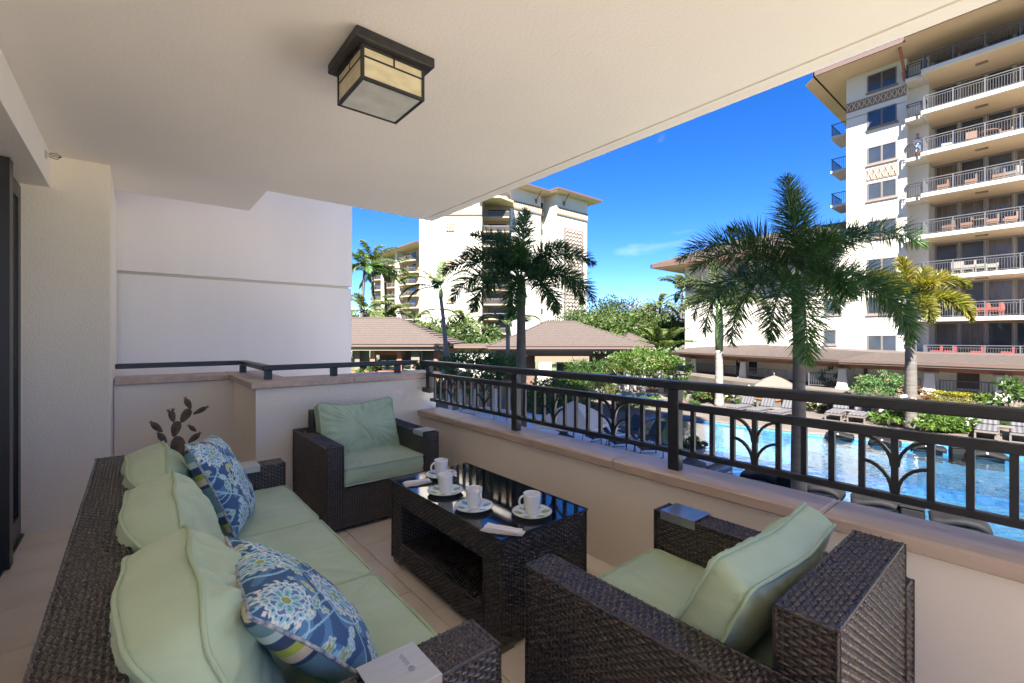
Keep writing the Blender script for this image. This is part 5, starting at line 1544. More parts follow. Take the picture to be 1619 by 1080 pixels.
for k, zt in enumerate(RT):
    st = zt-1.02
    s_ = MB(); s_.prism([(XB-.12, 6.28), (XB-.12, 1.30), (XB+.10, .85), (XB+.10, -5.2), (46.2, -5.2), (46.2, 6.28)], st-.26, st-.001)
    sl_ = s_.build('balcony_slab', wall_white, tw)
    if k < 7:
        c_ = MB(); c_.prism([(XB+.2, 6.1), (XB+.2, 1.0), (XB+.4, .7), (XB+.4, -5.0), (46.2, -5.0), (46.2, 6.1)], st-.272, st-.261); c_.build('balcony_soffit', soffit_m, sl_)
        bx((XB+1.2, 3.1, st-.34), (XB+1.5, 3.7, st-.273)).build('soffit_light', frieze_m, sl_)
    tower_rail(sl_, XB, 1.45, 6.13, zt, posts=(6.13, 4.66, 3.15, 1.60), ret=1.2)
    tower_rail(sl_, XB+.25, -5.0, 1.2, zt, posts=(1.1, -.5, -2, -3.5, -5), ret=0)
    if k < 7:
        s2 = MB(); s2.prism([(43.35, 7.24), (43.35, 6.30), (44.9, 6.30), (44.9, 7.24)], st-.24, st-.02)
        so2 = s2.build('side_balcony', wall_white, tw)
        tower_rail(so2, 43.42, 6.35, 7.15, zt-.02, m=rail_m, ret=.55)
    # window wall
    for j in range(5):
        y1 = 6.0-j*1.35; y0 = y1-1.27
        zf, zc = st, st+2.62
        p_ = MB()
        for a, b in (((46.12, y0, zf), (46.19, y0+.09, zc)), ((46.12, y1-.09, zf), (46.19, y1, zc)), ((46.12, y0+.09, zc-.1), (46.19, y1-.09, zc)), ((46.12, y0+.09, zf), (46.19, y1-.09, zf+.12))): p_.box(a, b)
        d_ = p_.build('glass_door', mull_m, tw)
        bx((46.15, y0+.09, zf+.12), (46.17, y1-.09, zc-.1)).build('pane', win_curtain if (k*3+j*5+k*j) % 7 in (0, 2, 5) else win_glass, d_)
    bx((46.05, -5.2, st+2.62), (46.195, 6.15, st+2.66)).build('head_trim', mull_m, tw)
# balconies on the far end wall
for k in range(5):
    zt = RT[k]-2.2+.35
    s_ = bx((45.6, 10.99, zt-1.2), (48.4, 12.5, zt-1.0)).build('end_balcony', wall_white, tw)
    r_ = MB(); r_.box((45.6, 12.40, zt-.05), (48.4, 12.46, zt)); r_.box((45.6, 11, zt-.05), (45.66, 12.46, zt))
    for i in range(11): r_.box((45.62, 11.05+i*.13, zt-1), (45.64, 11.07+i*.13, zt))
    for i in range(20): r_.box((45.66+i*.14, 12.42, zt-1), (45.68+i*.14, 12.44, zt))
    r_.build('balcony_rail', rail_m, s_)
# lower block attached on the left
lb = thing('apartment_block', (50, 17, DECK), 'lower white block with a brown overhanging roof behind the big palm', 'building')
lbm = MB(); lbm.box((FXW, 11.0, DECK), (60, 24.9, 8.55)); lbm.build('wall', wall_white, lb)
bx((41.7, 11.0, 8.56), (60.5, 27.3, 8.66)).build('soffit', soffit_m, lb)
bx((41.55, 11.0, 8.56), (41.699, 27.4, 8.92)).build('fascia', fascia_m, lb)
bx((41.55, 27.301, 8.56), (60.5, 27.42, 8.92)).build('fascia', fascia_m, lb)
r_ = MB()
for i in range(12):
    t0, t1 = i/12, (i+1)/12
    def rr_(t, l=0): return [(41.55+6*t, 11.0, 8.92+2.5*t+l), (41.55+6*t, 27.4-6*t, 8.92+2.5*t+l), (60.5, 27.4-6*t, 8.92+2.5*t+l)]
    A, A0, B = rr_(t0, .05), rr_(t0), rr_(t1)
    r_.add(A0+A+B, [(0,3,4,1), (1,4,5,2), (3,6,7,4), (4,7,8,5)])
r_.build('roof', roof_m, lb)
def lb_window(px0, px1, z0, z1):
    l0 = (px0-809.5)/718; l1 = (px1-809.5)/718
    y0 = FXW/(FX+RX*l0)*(FY+RY*l0); y1 = FXW/(FX+RX*l1)*(FY+RY*l1)
    y0, y1 = min(y0, y1), max(y0, y1)
    w_ = MB()
    for a, b in (((FXW-.05, y0, z0), (FXW, y0+.08, z1)), ((FXW-.05, y1-.08, z0), (FXW, y1, z1)), ((FXW-.05, y0+.08, z1-.08), (FXW, y1-.08, z1)), ((FXW-.05, y0+.08, z0), (FXW, y1-.08, z0+.08))): w_.box(a, b)
    o = w_.build('window', win_frame, lb)
    bx((FXW-.02, y0+.08, z0+.08), (FXW+.004, y1-.08, z1-.08)).build('pane', win_glass, o)
    bx((FXW-.09, y0-.08, z0-.12), (FXW+.002, y1+.08, z0-.002)).build('sill', frieze_m, o)
for px0, px1, z0, z1 in ((1168, 1181, 6.9, 8.15), (1305, 1333, 5.5, 6.7), (1303, 1322, .75, 1.95), (1304, 1330, 3.2, 4.4)): lb_window(px0, px1, z0, z1)
MB().tube([(42.2, 19.6, 8.5), (43.2, 19.6, 7.6), (43.75, 19.6, 7.4)], .08, 6).build('bracket', timber_m, lb)
MB().lathe([(0, -.6), (.13, -.4), (.2, .15), (0, .2)], 10, (43.75, 19.6, 7.4)).build('bracket_foot', timber_m, lb)
for z in (1.9, 4.9): bx((FXW-.012, 11.0, z), (FXW+.001, 24.9, z+.06)).build('reveal_line', frieze_m, lb)

# things standing on the right tower's balconies
def patio_chair(x, y, z, rz, m, label, group='patio chairs on the tower balconies'):
    t = thing('patio_chair', (x, y, z), label, 'chair', group)
    M = Matrix.Translation((x, y, z)) @ Matrix.Rotation(rz, 4, 'Z')
    MB().box((-.27, -.28, .34), (.27, .28, .44), M).build('seat', m, t)
    MB().box((-.27, .22, .44), (.27, .32, .92), M).build('backrest', m, t)
    for sx in (-1, 1): MB().box((sx*.27-.03, -.28, .44), (sx*.27+.03, .24, .62), M).build('armrest', m, t)
    for sx in (-1, 1):
        for sy in (-1, 1): MB().box((sx*.22-.025, sy*.24-.025, 0), (sx*.22+.025, sy*.24+.025, .338), M).build('leg', m, t)
    return t
def patio_table(x, y, z, m, label):
    t = thing('patio_table', (x, y, z), label, 'table')
    MB().lathe([(0, .70), (.5, .70), (.5, .74), (0, .74)], 16, (x, y, z)).build('table_top', m, t)
    MB().tube([(x, y, z+.02), (x, y, z+.70)], .04, 8).build('pedestal', m, t)
    MB().lathe([(0, 0), (.28, 0), (.28, .03), (0, .03)], 12, (x, y, z)).build('foot_plate', m, t)
fl = lambda k: RT[k]-1.019
patio_chair(44.2, 5.2, fl(2), R(200), offwhite_m, 'cream patio chair on the third balcony from the top of the right tower')
patio_chair(44.0, 3.9, fl(2), R(100), teak_m, 'left orange brown patio chair by the round table, third tower balcony')
patio_chair(44.0, 2.3, fl(2), R(-80), teak_m, 'right orange brown patio chair by the round table, third tower balcony')
patio_table(44.0, 3.1, fl(2), teak_m, 'round orange brown table on the third balcony from the top of the tower')
for i, y in enumerate((5.3, 3.9, 2.6)): patio_chair(44.0, y, fl(3), R(180), teak_m, ['leftmost orange patio chair on the fourth tower balcony', 'middle orange patio chair on the fourth tower balcony', 'orange patio chair left of the white one on the fourth tower balcony'][i])
patio_chair(43.9, 1.95, fl(3), R(160), offwhite_m, 'white patio chair at the right end of the fourth tower balcony')
for i, y in enumerate((5.0, 4.1, 2.9, 2.1)): patio_chair(43.9, y, fl(4), R(170+8*i), teak_m, ['orange patio chair at the left end of the fifth tower balcony', 'second orange patio chair on the fifth tower balcony', 'third orange patio chair on the fifth tower balcony', 'orange patio chair at the right end of the fifth tower balcony'][i])
patio_table(44.0, 3.55, fl(4), pole_m, 'dark round table among the orange chairs on the fifth tower balcony')
for i, y in enumerate((4.55, 4.0, 3.4, 2.9)): patio_chair(43.8, y, fl(5), R(90 if i == 0 else (-90 if i == 3 else 0)), offwhite_m, ['white dining chair at the left end of the set on the sixth tower balcony', 'second white dining chair, its back to the rail on the sixth tower balcony', 'third white dining chair, its back to the rail on the sixth tower balcony', 'white dining chair at the right end of the set on the sixth tower balcony'][i])
for i, y in enumerate((3.3, 2.7)): patio_chair(43.9, y, fl(6), R(165), coral_m, ['left coral red patio chair on the seventh tower balcony', 'right coral red patio chair on the seventh tower balcony'][i])
for i, y in enumerate((5.6, 4.9, 3.6, 2.2)): patio_chair(43.6, y, fl(7), R(180), red_m, ['leftmost red patio chair on the lowest tower balcony', 'second red patio chair on the lowest tower balcony', 'third red patio chair on the lowest tower balcony', 'rightmost red patio chair on the lowest tower balcony'][i])

# ------------------------------------------------------------------ the person on the side balcony of the third storey from the top
pz = RT[2]-1.04; pxx, pyy = 43.85, 6.62
pe = thing('person', (pxx, pyy, pz), 'dark haired person in a light blue shirt and blue shorts leaning on a tower balcony', 'person')
def skinned(name, verts, edges, radii, m, parent, root=0, lvl=1):
    me = bpy.data.meshes.new(name); me.from_pydata(verts, edges, []); me.materials.append(m)
    o = bpy.data.objects.new(name, me); C.objects.link(o); o.parent = parent
    s = o.modifiers.new('skin', 'SKIN'); 
    sv = me.skin_vertices[0].data if me.skin_vertices else None
    if sv is None:
        bm_data = __import__('bmesh'); b = bm_data.new(); b.from_mesh(me); b.verts.layers.skin.verify(); b.to_mesh(me); b.free()
        sv = me.skin_vertices[0].data
    for i, r in enumerate(radii): sv[i].radius = (r, r); sv[i].use_root = (i == root)
    u = o.modifiers.new('subsurf', 'SUBSURF'); u.levels = lvl; u.render_levels = lvl
    for p in me.polygons: p.use_smooth = True
    _KIDS.setdefault(parent.name, []).append(o)
    return o
# frame: -x = towards the pool, y across
bv = [(.05,0,.92), (.03,0,1.10), (-.02,0,1.28), (-.05,0,1.43), (-.06,0,1.52), (-.08,0,1.62), (-.075,0,1.72),
      (.04,.10,.86), (-.02,.11,.48), (.03,.11,.08), (-.10,.12,.03), (.05,-.10,.86), (.10,-.12,.48), (.10,-.12,.08), (-.02,-.13,.03),
      (-.03,.20,1.38), (-.10,.25,1.14), (-.28,.16,1.06), (-.36,.12,1.05), (-.03,-.20,1.38), (-.08,-.25,1.13), (-.27,-.14,1.05), (-.35,-.10,1.05)]
be = [(0,1),(1,2),(2,3),(3,4),(4,5),(5,6),(0,7),(7,8),(8,9),(9,10),(0,11),(11,12),(12,13),(13,14),(3,15),(15,16),(16,17),(17,18),(3,19),(19,20),(20,21),(21,22)]
br = [.13,.13,.15,.11,.05,.095,.085,.085,.062,.045,.035,.085,.062,.045,.035,.062,.042,.032,.035,.062,.042,.032,.035]
skinned('body', bv, be, br, skin_m, pe)
skinned('shirt', [bv[0], bv[1], bv[2], bv[3], bv[15], (-.08,.235,1.22), bv[19], (-.065,-.235,1.22)], [(0,1),(1,2),(2,3),(3,4),(4,5),(3,6),(6,7)], [.145,.15,.17,.125,.085,.068,.085,.068], shirt_m, pe)
skinned('shorts', [bv[0], bv[7], (.005,.105,.58), bv[11], (.085,-.115,.58)], [(0,1),(1,2),(0,3),(3,4)], [.145,.105,.095,.105,.095], shorts_m, pe)
skinned('hair', [(-.05,0,1.66), (-.06,0,1.745), (-.03,0,1.70)], [(0,1),(1,2)], [.085,.09,.09], hair_m, pe)

# ================================================================== CENTRAL TOWER AND ITS BALCONY WING
def ray(px): 
    l = (px-809.5)/718; return FX+RX*l, FY+RY*l
def at_d(px, d): 
    r = ray(px); return Vector((r[0]*d, r[1]*d))
def at_Y(px, Y): r = ray(px); return Vector((r[0]*Y/r[1], Y))
ctw = thing('apartment_tower', (75, 85, DECK), 'white central tower with a sand frieze and a patterned panel rising behind the pavilions', 'building')
A = at_d(663, 92); B = at_d(762, 92)
face_n = Vector((FX, FY))
def poly_wall(mb, pts, z0, z1): return mb.prism([(p.x, p.y) for p in pts], z0, z1)
m1 = MB(); poly_wall(m1, [A, B, B+face_n*16, A+face_n*16], DECK, 28.4); m1.build('wall', wall_white, ctw)
m1 = MB(); poly_wall(m1, [A-face_n*.05, B-face_n*.05, B+face_n*15.9, A+face_n*15.9], 28.41, 34.0); m1.build('upper_wall', wall_white, ctw)
fz = MB(); poly_wall(fz, [A-face_n*.25, B-face_n*.25, B-face_n*.06, A-face_n*.06], 26.0, 27.9); fzo = fz.build('frieze', frieze_m, ctw)
fr_ = MB()
for i in range(40):
    p = A.lerp(B, (i+.5)/40) - face_n*.27; fr_.box((p.x-.07, p.y-.07, 26.25), (p.x+.07, p.y+.07, 27.65))
fr_.build('relief', soffit_m, fzo, kind='stuff')
def face_panel(px0, px1, py0, py1, d, name, m, proud, parent):
    a = at_d(px0, d); b = at_d(px1, d)
    z0 = CAM_H-(py1-533)/718*d; z1 = CAM_H-(py0-533)/718*d
    mb = MB(); poly_wall(mb, [a-face_n*proud, b-face_n*proud, b+face_n*.02, a+face_n*.02], z0, z1); return mb.build(name, m, parent), a, b, z0, z1
for y0, y1 in ((352, 366), (411, 422), (470, 480)):
    o, a, b, z0, z1 = face_panel(705, 718, y0, y1, 91.95, 'ornament_panel', frieze_m, .12, ctw)
    g = MB()
    for i in range(3):
        p = a.lerp(b, (i+.5)/3) - face_n*.16
        for j in range(3):
            z = z0+(j+.3)*(z1-z0)/3; g.box((p.x-.12, p.y-.12, z), (p.x+.12, p.y+.12, z+.28))
    g.build('relief', soffit_m, o, kind='stuff')
for py in (377, 405, 433, 461, 490): face_panel(663.2, 761.8, py, py+.45, 91.97, 'reveal_line', frieze_m, .03, ctw)
# recessed balconies between the two faces (mostly behind the foxtail palm)
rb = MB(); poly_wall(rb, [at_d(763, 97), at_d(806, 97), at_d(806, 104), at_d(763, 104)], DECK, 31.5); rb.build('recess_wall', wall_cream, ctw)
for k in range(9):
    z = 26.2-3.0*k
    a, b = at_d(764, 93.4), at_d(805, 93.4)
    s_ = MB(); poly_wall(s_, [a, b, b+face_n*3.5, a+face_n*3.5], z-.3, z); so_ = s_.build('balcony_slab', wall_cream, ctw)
    r_ = MB(); n = 30
    for i in range(n+1):
        p = a.lerp(b, i/n); r_.box((p.x-.03, p.y-.03, z), (p.x+.03, p.y+.03, z+1.0))
    r_.tube([(a.x, a.y, z+1.0), (b.x, b.y, z+1.0)], .05, 4); r_.build('balcony_rail', pole_m, so_)
    wn_ = MB(); poly_wall(wn_, [at_d(772, 96.9), at_d(800, 96.9), at_d(800, 97.05), at_d(772, 97.05)], z+.05, z+2.3); wn_.build('window', win_glass, so_)
cnp = MB(); poly_wall(cnp, [at_d(757, 90.5), at_d(790, 90.5), at_d(812, 94), at_d(812, 100), at_d(757, 100)], 29.2, 29.6); cnp.build('canopy', soffit_m, ctw)
# right-hand part: two projecting bays facing us and a recessed window strip between them
Y0 = 75.0
a0, a1 = at_Y(807, Y0), at_Y(855, Y0)
d0_, d1_ = at_Y(880, 72.3), at_Y(928, 72.3)
zt = 33.6
mm = MB()
mm.box((a0.x, Y0, DECK), (a1.x, 100, zt)); mm.box((a1.x-.5, 76.4, DECK), (d0_.x+.5, 100, zt)); mm.box((d0_.x, 72.3, DECK), (d1_.x, 100, zt))
mm.build('wall', wall_white, ctw)
for xa_, xb_, yy in ((a0.x-.1, a1.x+.1, Y0), (d0_.x-.1, d1_.x+.1, 72.3), (a1.x+.1, d0_.x-.1, 76.4)):
    o = bx((xa_, yy-.22, zt-4.6), (xb_, yy+.02, zt-2.9)).build('frieze', frieze_m, ctw)
    r_ = MB(); n = max(3, int((xb_-xa_)/.5))
    for i in range(n): r_.box((xa_+(i+.3)*(xb_-xa_)/n, yy-.26, zt-4.3), (xa_+(i+.7)*(xb_-xa_)/n, yy-.221, zt-3.2))
    r_.build('relief', soffit_m, o, kind='stuff')
for k in range(10):
    z = zt-2.6-3.05*k
    bx((a1.x+.35, 76.36, z), (d0_.x-.35, 76.42, z+1.35)).build('window', win_glass, ctw)
    bx((a1.x+.25, 76.30, z-.25), (d0_.x-.25, 76.39, z-.02)).build('sill', soffit_m, ctw)
o = bx((d0_.x+2.6, 72.2, 4), (d1_.x-1.6, 72.31, zt-7.3)).build('patterned_panel', frieze_m, ctw)
pt = MB()
xs = np.linspace(d0_.x+2.9, d1_.x-1.9, 6)
zz = 4.3
while zz < zt-7.8:
    for i in range(5):
        xm_ = (xs[i]+xs[i+1])/2
        pt.tube([(xs[i]+.08, 72.16, zz), (xm_, 72.13, zz+.42), (xs[i+1]-.08, 72.16, zz)], .10, 4)
    zz += .85
pt.build('chevron_relief', wall_white, o, kind='stuff')
for x in (d0_.x+2.45, d1_.x-1.55): bx((x-.08, 72.12, 3.8), (x+.08, 72.305, zt-7.1)).build('panel_border', win_frame, ctw)
for k in range(10): bx((d0_.x, 72.27, 2+3.05*k), (d1_.x, 72.301, 2.06+3.05*k)).build('reveal_line', frieze_m, ctw)
rf_ = MB(); ov = 2.2
rf_.prism([(a0.x-ov, Y0-ov), (a1.x+.6, Y0-ov), (a1.x+.6, 72.3-ov), (d1_.x+ov+.6, 72.3-ov), (d1_.x+ov+.6, 102), (a0.x-ov, 102)], zt+.02, zt+.18); rf_.build('soffit', soffit_m, ctw)
rf_ = MB()
rf_.prism([(a0.x-ov-.1, Y0-ov-.1), (a1.x+.5, Y0-ov-.1), (a1.x+.5, 72.2-ov), (d1_.x+ov+.7, 72.2-ov), (d1_.x+ov+.7, 102.1), (a0.x-ov-.1, 102.1)], zt+.19, zt+.62); rf_.build('fascia', fascia_m, ctw)
bx((a0.x+4, Y0+8, zt+.63), (a1.x+3, 96, zt+8.5)).build('penthouse', wall_white, ctw)
for x, yy in ((a1.x-1.6, Y0), (d0_.x+2.2, 72.3)):
    MB().tube([(x, yy-1.8, zt), (x, yy-.4, zt-1.5)], .12, 5).build('bracket', timber_m, ctw)
    MB().lathe([(0, -.9), (.2, -.6), (.28, .2), (0, .3)], 8, (x, yy-.3, zt-1.6)).build('bracket_foot', timber_m, ctw)

wg = thing('apartment_wing', (56, 115, DECK), 'cream balcony wing receding left of the central tower', 'building')
WX = 53.6
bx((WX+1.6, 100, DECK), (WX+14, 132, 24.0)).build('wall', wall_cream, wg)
bx((WX-1.6, 99, 24.02), (WX+16, 134, 24.16)).build('soffit', soffit_m, wg)
bx((WX-1.75, 98.9, 24.17), (WX+16, 134, 24.6)).build('fascia', fascia_m, wg)
for y in (112.5, 121.5): bx((WX-.2, y, DECK), (WX+1.61, y+1.1, 24.0)).build('pier', wall_white, wg)
for k in range(9):
    z = 20.9-3.0*k
    for y0, y1 in ((103.2, 112.3), (113.7, 121.4), (122.7, 130.8)):
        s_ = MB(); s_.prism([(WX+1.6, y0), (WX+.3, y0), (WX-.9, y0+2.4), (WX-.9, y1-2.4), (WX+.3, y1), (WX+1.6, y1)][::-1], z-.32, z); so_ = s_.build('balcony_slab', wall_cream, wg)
        r_ = MB(); pp = [(WX+.35, y0+.1), (WX-.85, y0+2.45), (WX-.85, y1-2.45), (WX+.35, y1-.1)]
        r_.tube([(x, y, z+1.0) for x, y in pp], .05, 4)
        for i in range(3):
            p, q_ = Vector(pp[i]), Vector(pp[i+1]); n = int((q_-p).length/.35)
            for j in range(n+1): w2 = p.lerp(q_, j/n); r_.box((w2.x-.03, w2.y-.03, z), (w2.x+.03, w2.y+.03, z+1))
        r_.build('balcony_rail', pole_m, so_)
        for f in (.22, .62): bx((WX+1.55, y0+(y1-y0)*f, z+.05), (WX+1.61, y0+(y1-y0)*(f+.24), z+2.25)).build('glass_door', win_glass, so_)

# ================================================================== POOLSIDE FURNITURE
def chaise_lounger():
    t = thing('sun_lounger', (0, 0, 0), 'x', 'sun lounger', 'grey striped sun loungers beyond the pool')
    # foot end towards -x, back raised at +x
    pts = MB(); M = Matrix.Translation((.52, 0, .40)) @ Matrix.Rotation(R(-58), 4, 'Y')
    MB().rbox((-.95, -.33, .33), (.50, .33, .41), .025).build('seat_cushion', stripe_m, t)
    MB().rbox((0, -.33, -.02), (.80, .33, .07), .025, M).build('back_cushion', stripe_m, t)
    fm_ = MB()
    for sy in (-.34, .30): fm_.box((-.98, sy, .26), (.62, sy+.04, .33))
    fm_.box((-.98, -.30, .26), (-.93, .30, .33)); fm_.box((.58, -.30, .26), (.62, .30, .33)); fm_.build('frame', pole_m, t)
    for sx in (-.93, .56):
        for sy in (-.32, .32): MB().box((sx-.03, sy-.03, 0), (sx+.03, sy+.03, .26)).build('leg', pole_m, t)
    for sy in (-.31, .28): MB().box((.0, sy, -.05), (.80, sy+.03, -.021), M).build('back_frame', pole_m, t)
    return t
L0 = chaise_lounger()
lspots = [(24.7, 10.75, 'farthest left of the striped sun loungers beyond the pool'), (24.55, 9.7, 'striped sun lounger second from the left beyond the pool'), (24.7, 8.75, 'striped sun lounger third from the left, in front of the orange towel'),
          (26.7, 7.0, 'striped sun lounger just right of the big palm trunk'), (26.75, 6.12, 'striped sun lounger left of the brown steps'), (26.5, 1.88, 'striped sun lounger left of the small side table, right of the white flower bed'), (26.8, .95, 'striped sun lounger at the right edge, right of the small side table')]
for i, (x, y, lb_) in enumerate(lspots):
    o = L0 if i == 0 else copy_tree(L0)
    o.location = (x, y, DECK); o.rotation_euler = (0, 0, R(-4 if i < 3 else 3)); o['label'] = lb_
def side_table(x, y, label, m=pole_m, r=.24, h=.42):
    t = thing('side_table', (x, y, DECK), label, 'table')
    MB().rbox((x-r, y-r, DECK+h-.04), (x+r, y+r, DECK+h), .01).build('table_top', m, t)
    for sx in (-1, 1):
        for sy in (-1, 1): MB().box((x+sx*(r-.05)-.02, y+sy*(r-.05)-.02, DECK), (x+sx*(r-.05)+.02, y+sy*(r-.05)+.02, DECK+h-.041)).build('leg', m, t)
    return t
side_table(26.9, 1.43, 'small dark side table between the two right hand striped loungers')
side_table(26.9, 6.56, 'small dark side table between the two loungers right of the big palm')
side_table(24.9, 9.2, 'small dark side table by the third striped lounger')
tbn = thing('towel_stand', (26.2, 10.0, DECK), 'low dark stand with an orange towel behind the striped loungers', 'stand')
MB().box((25.9, 9.5, DECK), (26.5, 10.5, DECK+.62)).build('cabinet', pole_m, tbn)
MB().rbox((25.85, 9.45, DECK+.621), (26.55, 10.55, DECK+.70), .02).build('towel', orange_m, tbn)

# in-pool ledge loungers: a curved grey slab standing in the shallow water
def ledge_lounger():
    t = thing('ledge_lounger', (0, 0, 0), 'x', 'pool lounger', 'grey ledge loungers standing in the shallow water')
    prof = [(x*.78, z) for x, z in [(-.62, .10), (-.52, .19), (-.35, .25), (-.12, .27), (.1, .25), (.28, .21), (.42, .19), (.55, .20), (.62, .16)]]
    vs = []; fs = []; ny = 9
    for x, z in prof:
        for j in range(ny):
            v = -1 + 2*j/(ny-1); e = (1-abs(x/.50)**6*.30)
            y = v*.36*e; zz_ = z - .035*abs(v)**5
            vs.append((x, y, zz_))
    nb = len(vs)
    for x, z in prof:
        for j in range(ny):
            v = -1 + 2*j/(ny-1); vs.append((x*.97, v*.34, z-.15))
    n = len(prof)
    for i in range(n-1):
        for j in range(ny-1):
            a = i*ny+j; fs.append((a, a+ny, a+ny+1, a+1)); b = nb+a; fs.append((b, b+1, b+ny+1, b+ny))
    for i in range(n-1):
        for j in (0, ny-1):
            a = i*ny+j; q4 = (a, a+ny, nb+a+ny, nb+a); fs.append(q4[::-1] if j == 0 else q4)
    for j in range(ny-1):
        a = j; fs.append((a, a+1, nb+a+1, nb+a)); a = (n-1)*ny+j; fs.append((a+1, a, nb+a, nb+a+1))
    MB().add(vs, fs).build('shell', float_m, t, smooth=True)
    MB().box((-.38, -.24, -.42), (.38, .24, .06)).build('base', mat('ledge_base_navy', (.03, .035, .05), .6), t)
    MB().rbox((-.09, -.375, .20), (-.03, -.345, .262), .004).build('strap', mat('strap_grey', (.25, .25, .25), .7), t)
    return t
F0 = ledge_lounger()
fsp = [(13.7, 5.45, 'ledge lounger nearest the deck point, left of the big palm trunk in the shallow water'), (13.85, 4.0, 'ledge lounger right of the big palm trunk in the near shallow water'),
       (13.75, 2.85, 'ledge lounger between the palm trunk and the last cube in the near row'), (13.7, 1.4, 'ledge lounger at the right end of the near row beside the mosaic wall'),
       (21.9, 5.7, 'leftmost ledge lounger of the far row under the flower bed'), (21.9, 4.25, 'second ledge lounger from the left in the far row'), (21.95, 3.05, 'third ledge lounger from the left in the far row'), (22.1, 1.6, 'ledge lounger at the right end of the far row')]
for i, (x, y, lb_) in enumerate(fsp):
    o = F0 if i == 0 else copy_tree(F0)
    o.location = (x, y, WZ-.02); o.rotation_euler = (0, 0, R((100 if i < 4 else -80) + [3, -5, 4, 0, 6, -3, 2, 8][i])); o['label'] = lb_
def ledge_cube():
    t = thing('ledge_table', (0, 0, 0), 'x', 'pool table', 'grey cube tables standing in the shallow water')
    vs = MB(); vs.rbox((-.2, -.2, -.42), (.2, .2, .20), .03); vs.build('pedestal', float_m, t)
    MB().rbox((-.22, -.22, .201), (.22, .22, .24), .015).build('table_top', float_m, t)
    return t
K0 = ledge_cube()
for i, (x, y, lb_) in enumerate([(13.8, 4.8, 'cube table left of the big palm trunk in the near shallow water'), (13.65, 2.15, 'cube table between the two right hand near ledge loungers'), (22.2, 2.3, 'cube table in the far row of ledge loungers')]):
    o = K0 if i == 0 else copy_tree(K0)
    o.location = (x, y, WZ); o.rotation_euler = (0, 0, R([12, 4, 20][i])); o['label'] = lb_

# black low lounge chairs and round tables on the deck
def low_chair():
    t = thing('lounge_chair', (0, 0, 0), 'x', 'chair', 'black low lounge chairs by the blue pool')
    M = Matrix.Translation((.22, 0, .30)) @ Matrix.Rotation(R(-55), 4, 'Y')
    MB().rbox((-.30, -.30, .27), (.28, .30, .32), .012).build('seat', sling_m, t)
    MB().rbox((0, -.30, -.02), (.68, .30, .03), .012, M).build('backrest', sling_m, t)
    for sy in (-.34, .34):
        MB().tube([(-.40, sy, .012), (-.40, sy, .50), (.30, sy, .52), (.38, sy, .012), (-.40, sy, .012)], .018, 6).build('arm_frame', chaise_m, t)
    for sx in (-.3, .26): MB().tube([(sx, -.34, .26), (sx, .34, .26)], .014, 6).build('cross_bar', chaise_m, t)
    return t
C0 = low_chair()
for i, (x, y, rz, lb_) in enumerate([(13.25, 11.1, 10, 'leftmost black lounge chair beside the blue pool'), (13.25, 10.0, 0, 'middle black lounge chair beside the blue pool'), (13.25, 8.85, -8, 'right black lounge chair beside the blue pool, nearest the railing post'),
                                 (15.0, 10.9, 200, 'black lounge chair turned to the blue pool edge, left one of two'), (14.6, 9.7, 195, 'black lounge chair turned to the blue pool edge, right one of two')]):
    o = C0 if i == 0 else copy_tree(C0)
    o.location = (x, y, DECK); o.rotation_euler = (0, 0, R(rz+150)); o['label'] = lb_
for i, (x, y) in enumerate([(13.15, 10.5), (13.15, 9.4)]):
    t = thing('side_table', (x, y, DECK), ['black round table between the left and middle black chairs', 'black round table between the middle and right black chairs'][i], 'table')
    MB().lathe([(0, .42), (.27, .42), (.27, .45), (0, .45)], 18, (x, y, DECK)).build('table_top', chaise_m, t)
    for k in range(3): a = k*2.094; MB().tube([(x+.2*math.cos(a), y+.2*math.sin(a), DECK+.003), (x+.16*math.cos(a), y+.16*math.sin(a), DECK+.42)], .014, 5).build('leg', chaise_m, t)

def umbrella(p, ztop, zed, half, m, label, square=True, tilt=0):
    t = thing('umbrella', p, label, 'umbrella', 'patio umbrellas')
    n = 4 if square else 8
    mb = MB(); rim = []; 
    for k in range(n):
        a = YAW*0 + 2*math.pi*(k+.5)/n + .35; r = half*(1.414 if square else 1)
        rim.append(Vector((p[0]+r*math.cos(a), p[1]+r*math.sin(a), zed)))
    apex = Vector((p[0], p[1], ztop))
    vs = [apex]; fs = []; N = 6
    for k in range(n):
        for j in range(1, N+1):
            for i in range(N+1): pass
    # each gore sags slightly between its ribs
    for k in range(n):
        A_, B_ = rim[k], rim[(k+1) % n]; base = len(vs)
        grid = []
        for j in range(N+1):
            row = []
            for i in range(N+1):
                q_ = apex.lerp(A_.lerp(B_, i/N), j/N); q_.z -= .05*math.sin(math.pi*i/N)*(j/N) - .05*math.sin(math.pi*j/N)
                row.append(len(vs)); vs.append(q_)
            grid.append(row)
        for j in range(N):
            for i in range(N): fs.append((grid[j][i], grid[j+1][i], grid[j+1][i+1], grid[j][i+1]))
    mb.add(vs, fs); cn = mb.build('canopy', m, t)
    vl = MB()
    for k in range(n):
        A_, B_ = rim[k], rim[(k+1) % n]; vl.add([A_, B_, B_-Vector((0,0,.10)), A_-Vector((0,0,.10))], [(0,1,2,3)])
    vl.build('valance', m, cn)
    MB().tube([(p[0], p[1], p[2]+.02), (p[0], p[1], ztop+.05)], .025, 8).build('pole', pole_m, t)
    MB().lathe([(0, 0), (.03, .02), (.035, .06), (0, .14)], 10, (p[0], p[1], ztop+.03)).build('finial', pole_m, t)
    MB().lathe([(0, 0), (.28, 0), (.28, .06), (.05, .10), (0, .10)], 16, tuple(p)).build('base', concrete_m, t)
    for k in range(n):
        MB().tube([apex-Vector((0,0,.06)), rim[k]-Vector((0,0,.03))], .012, 5).build('rib', pole_m, t)
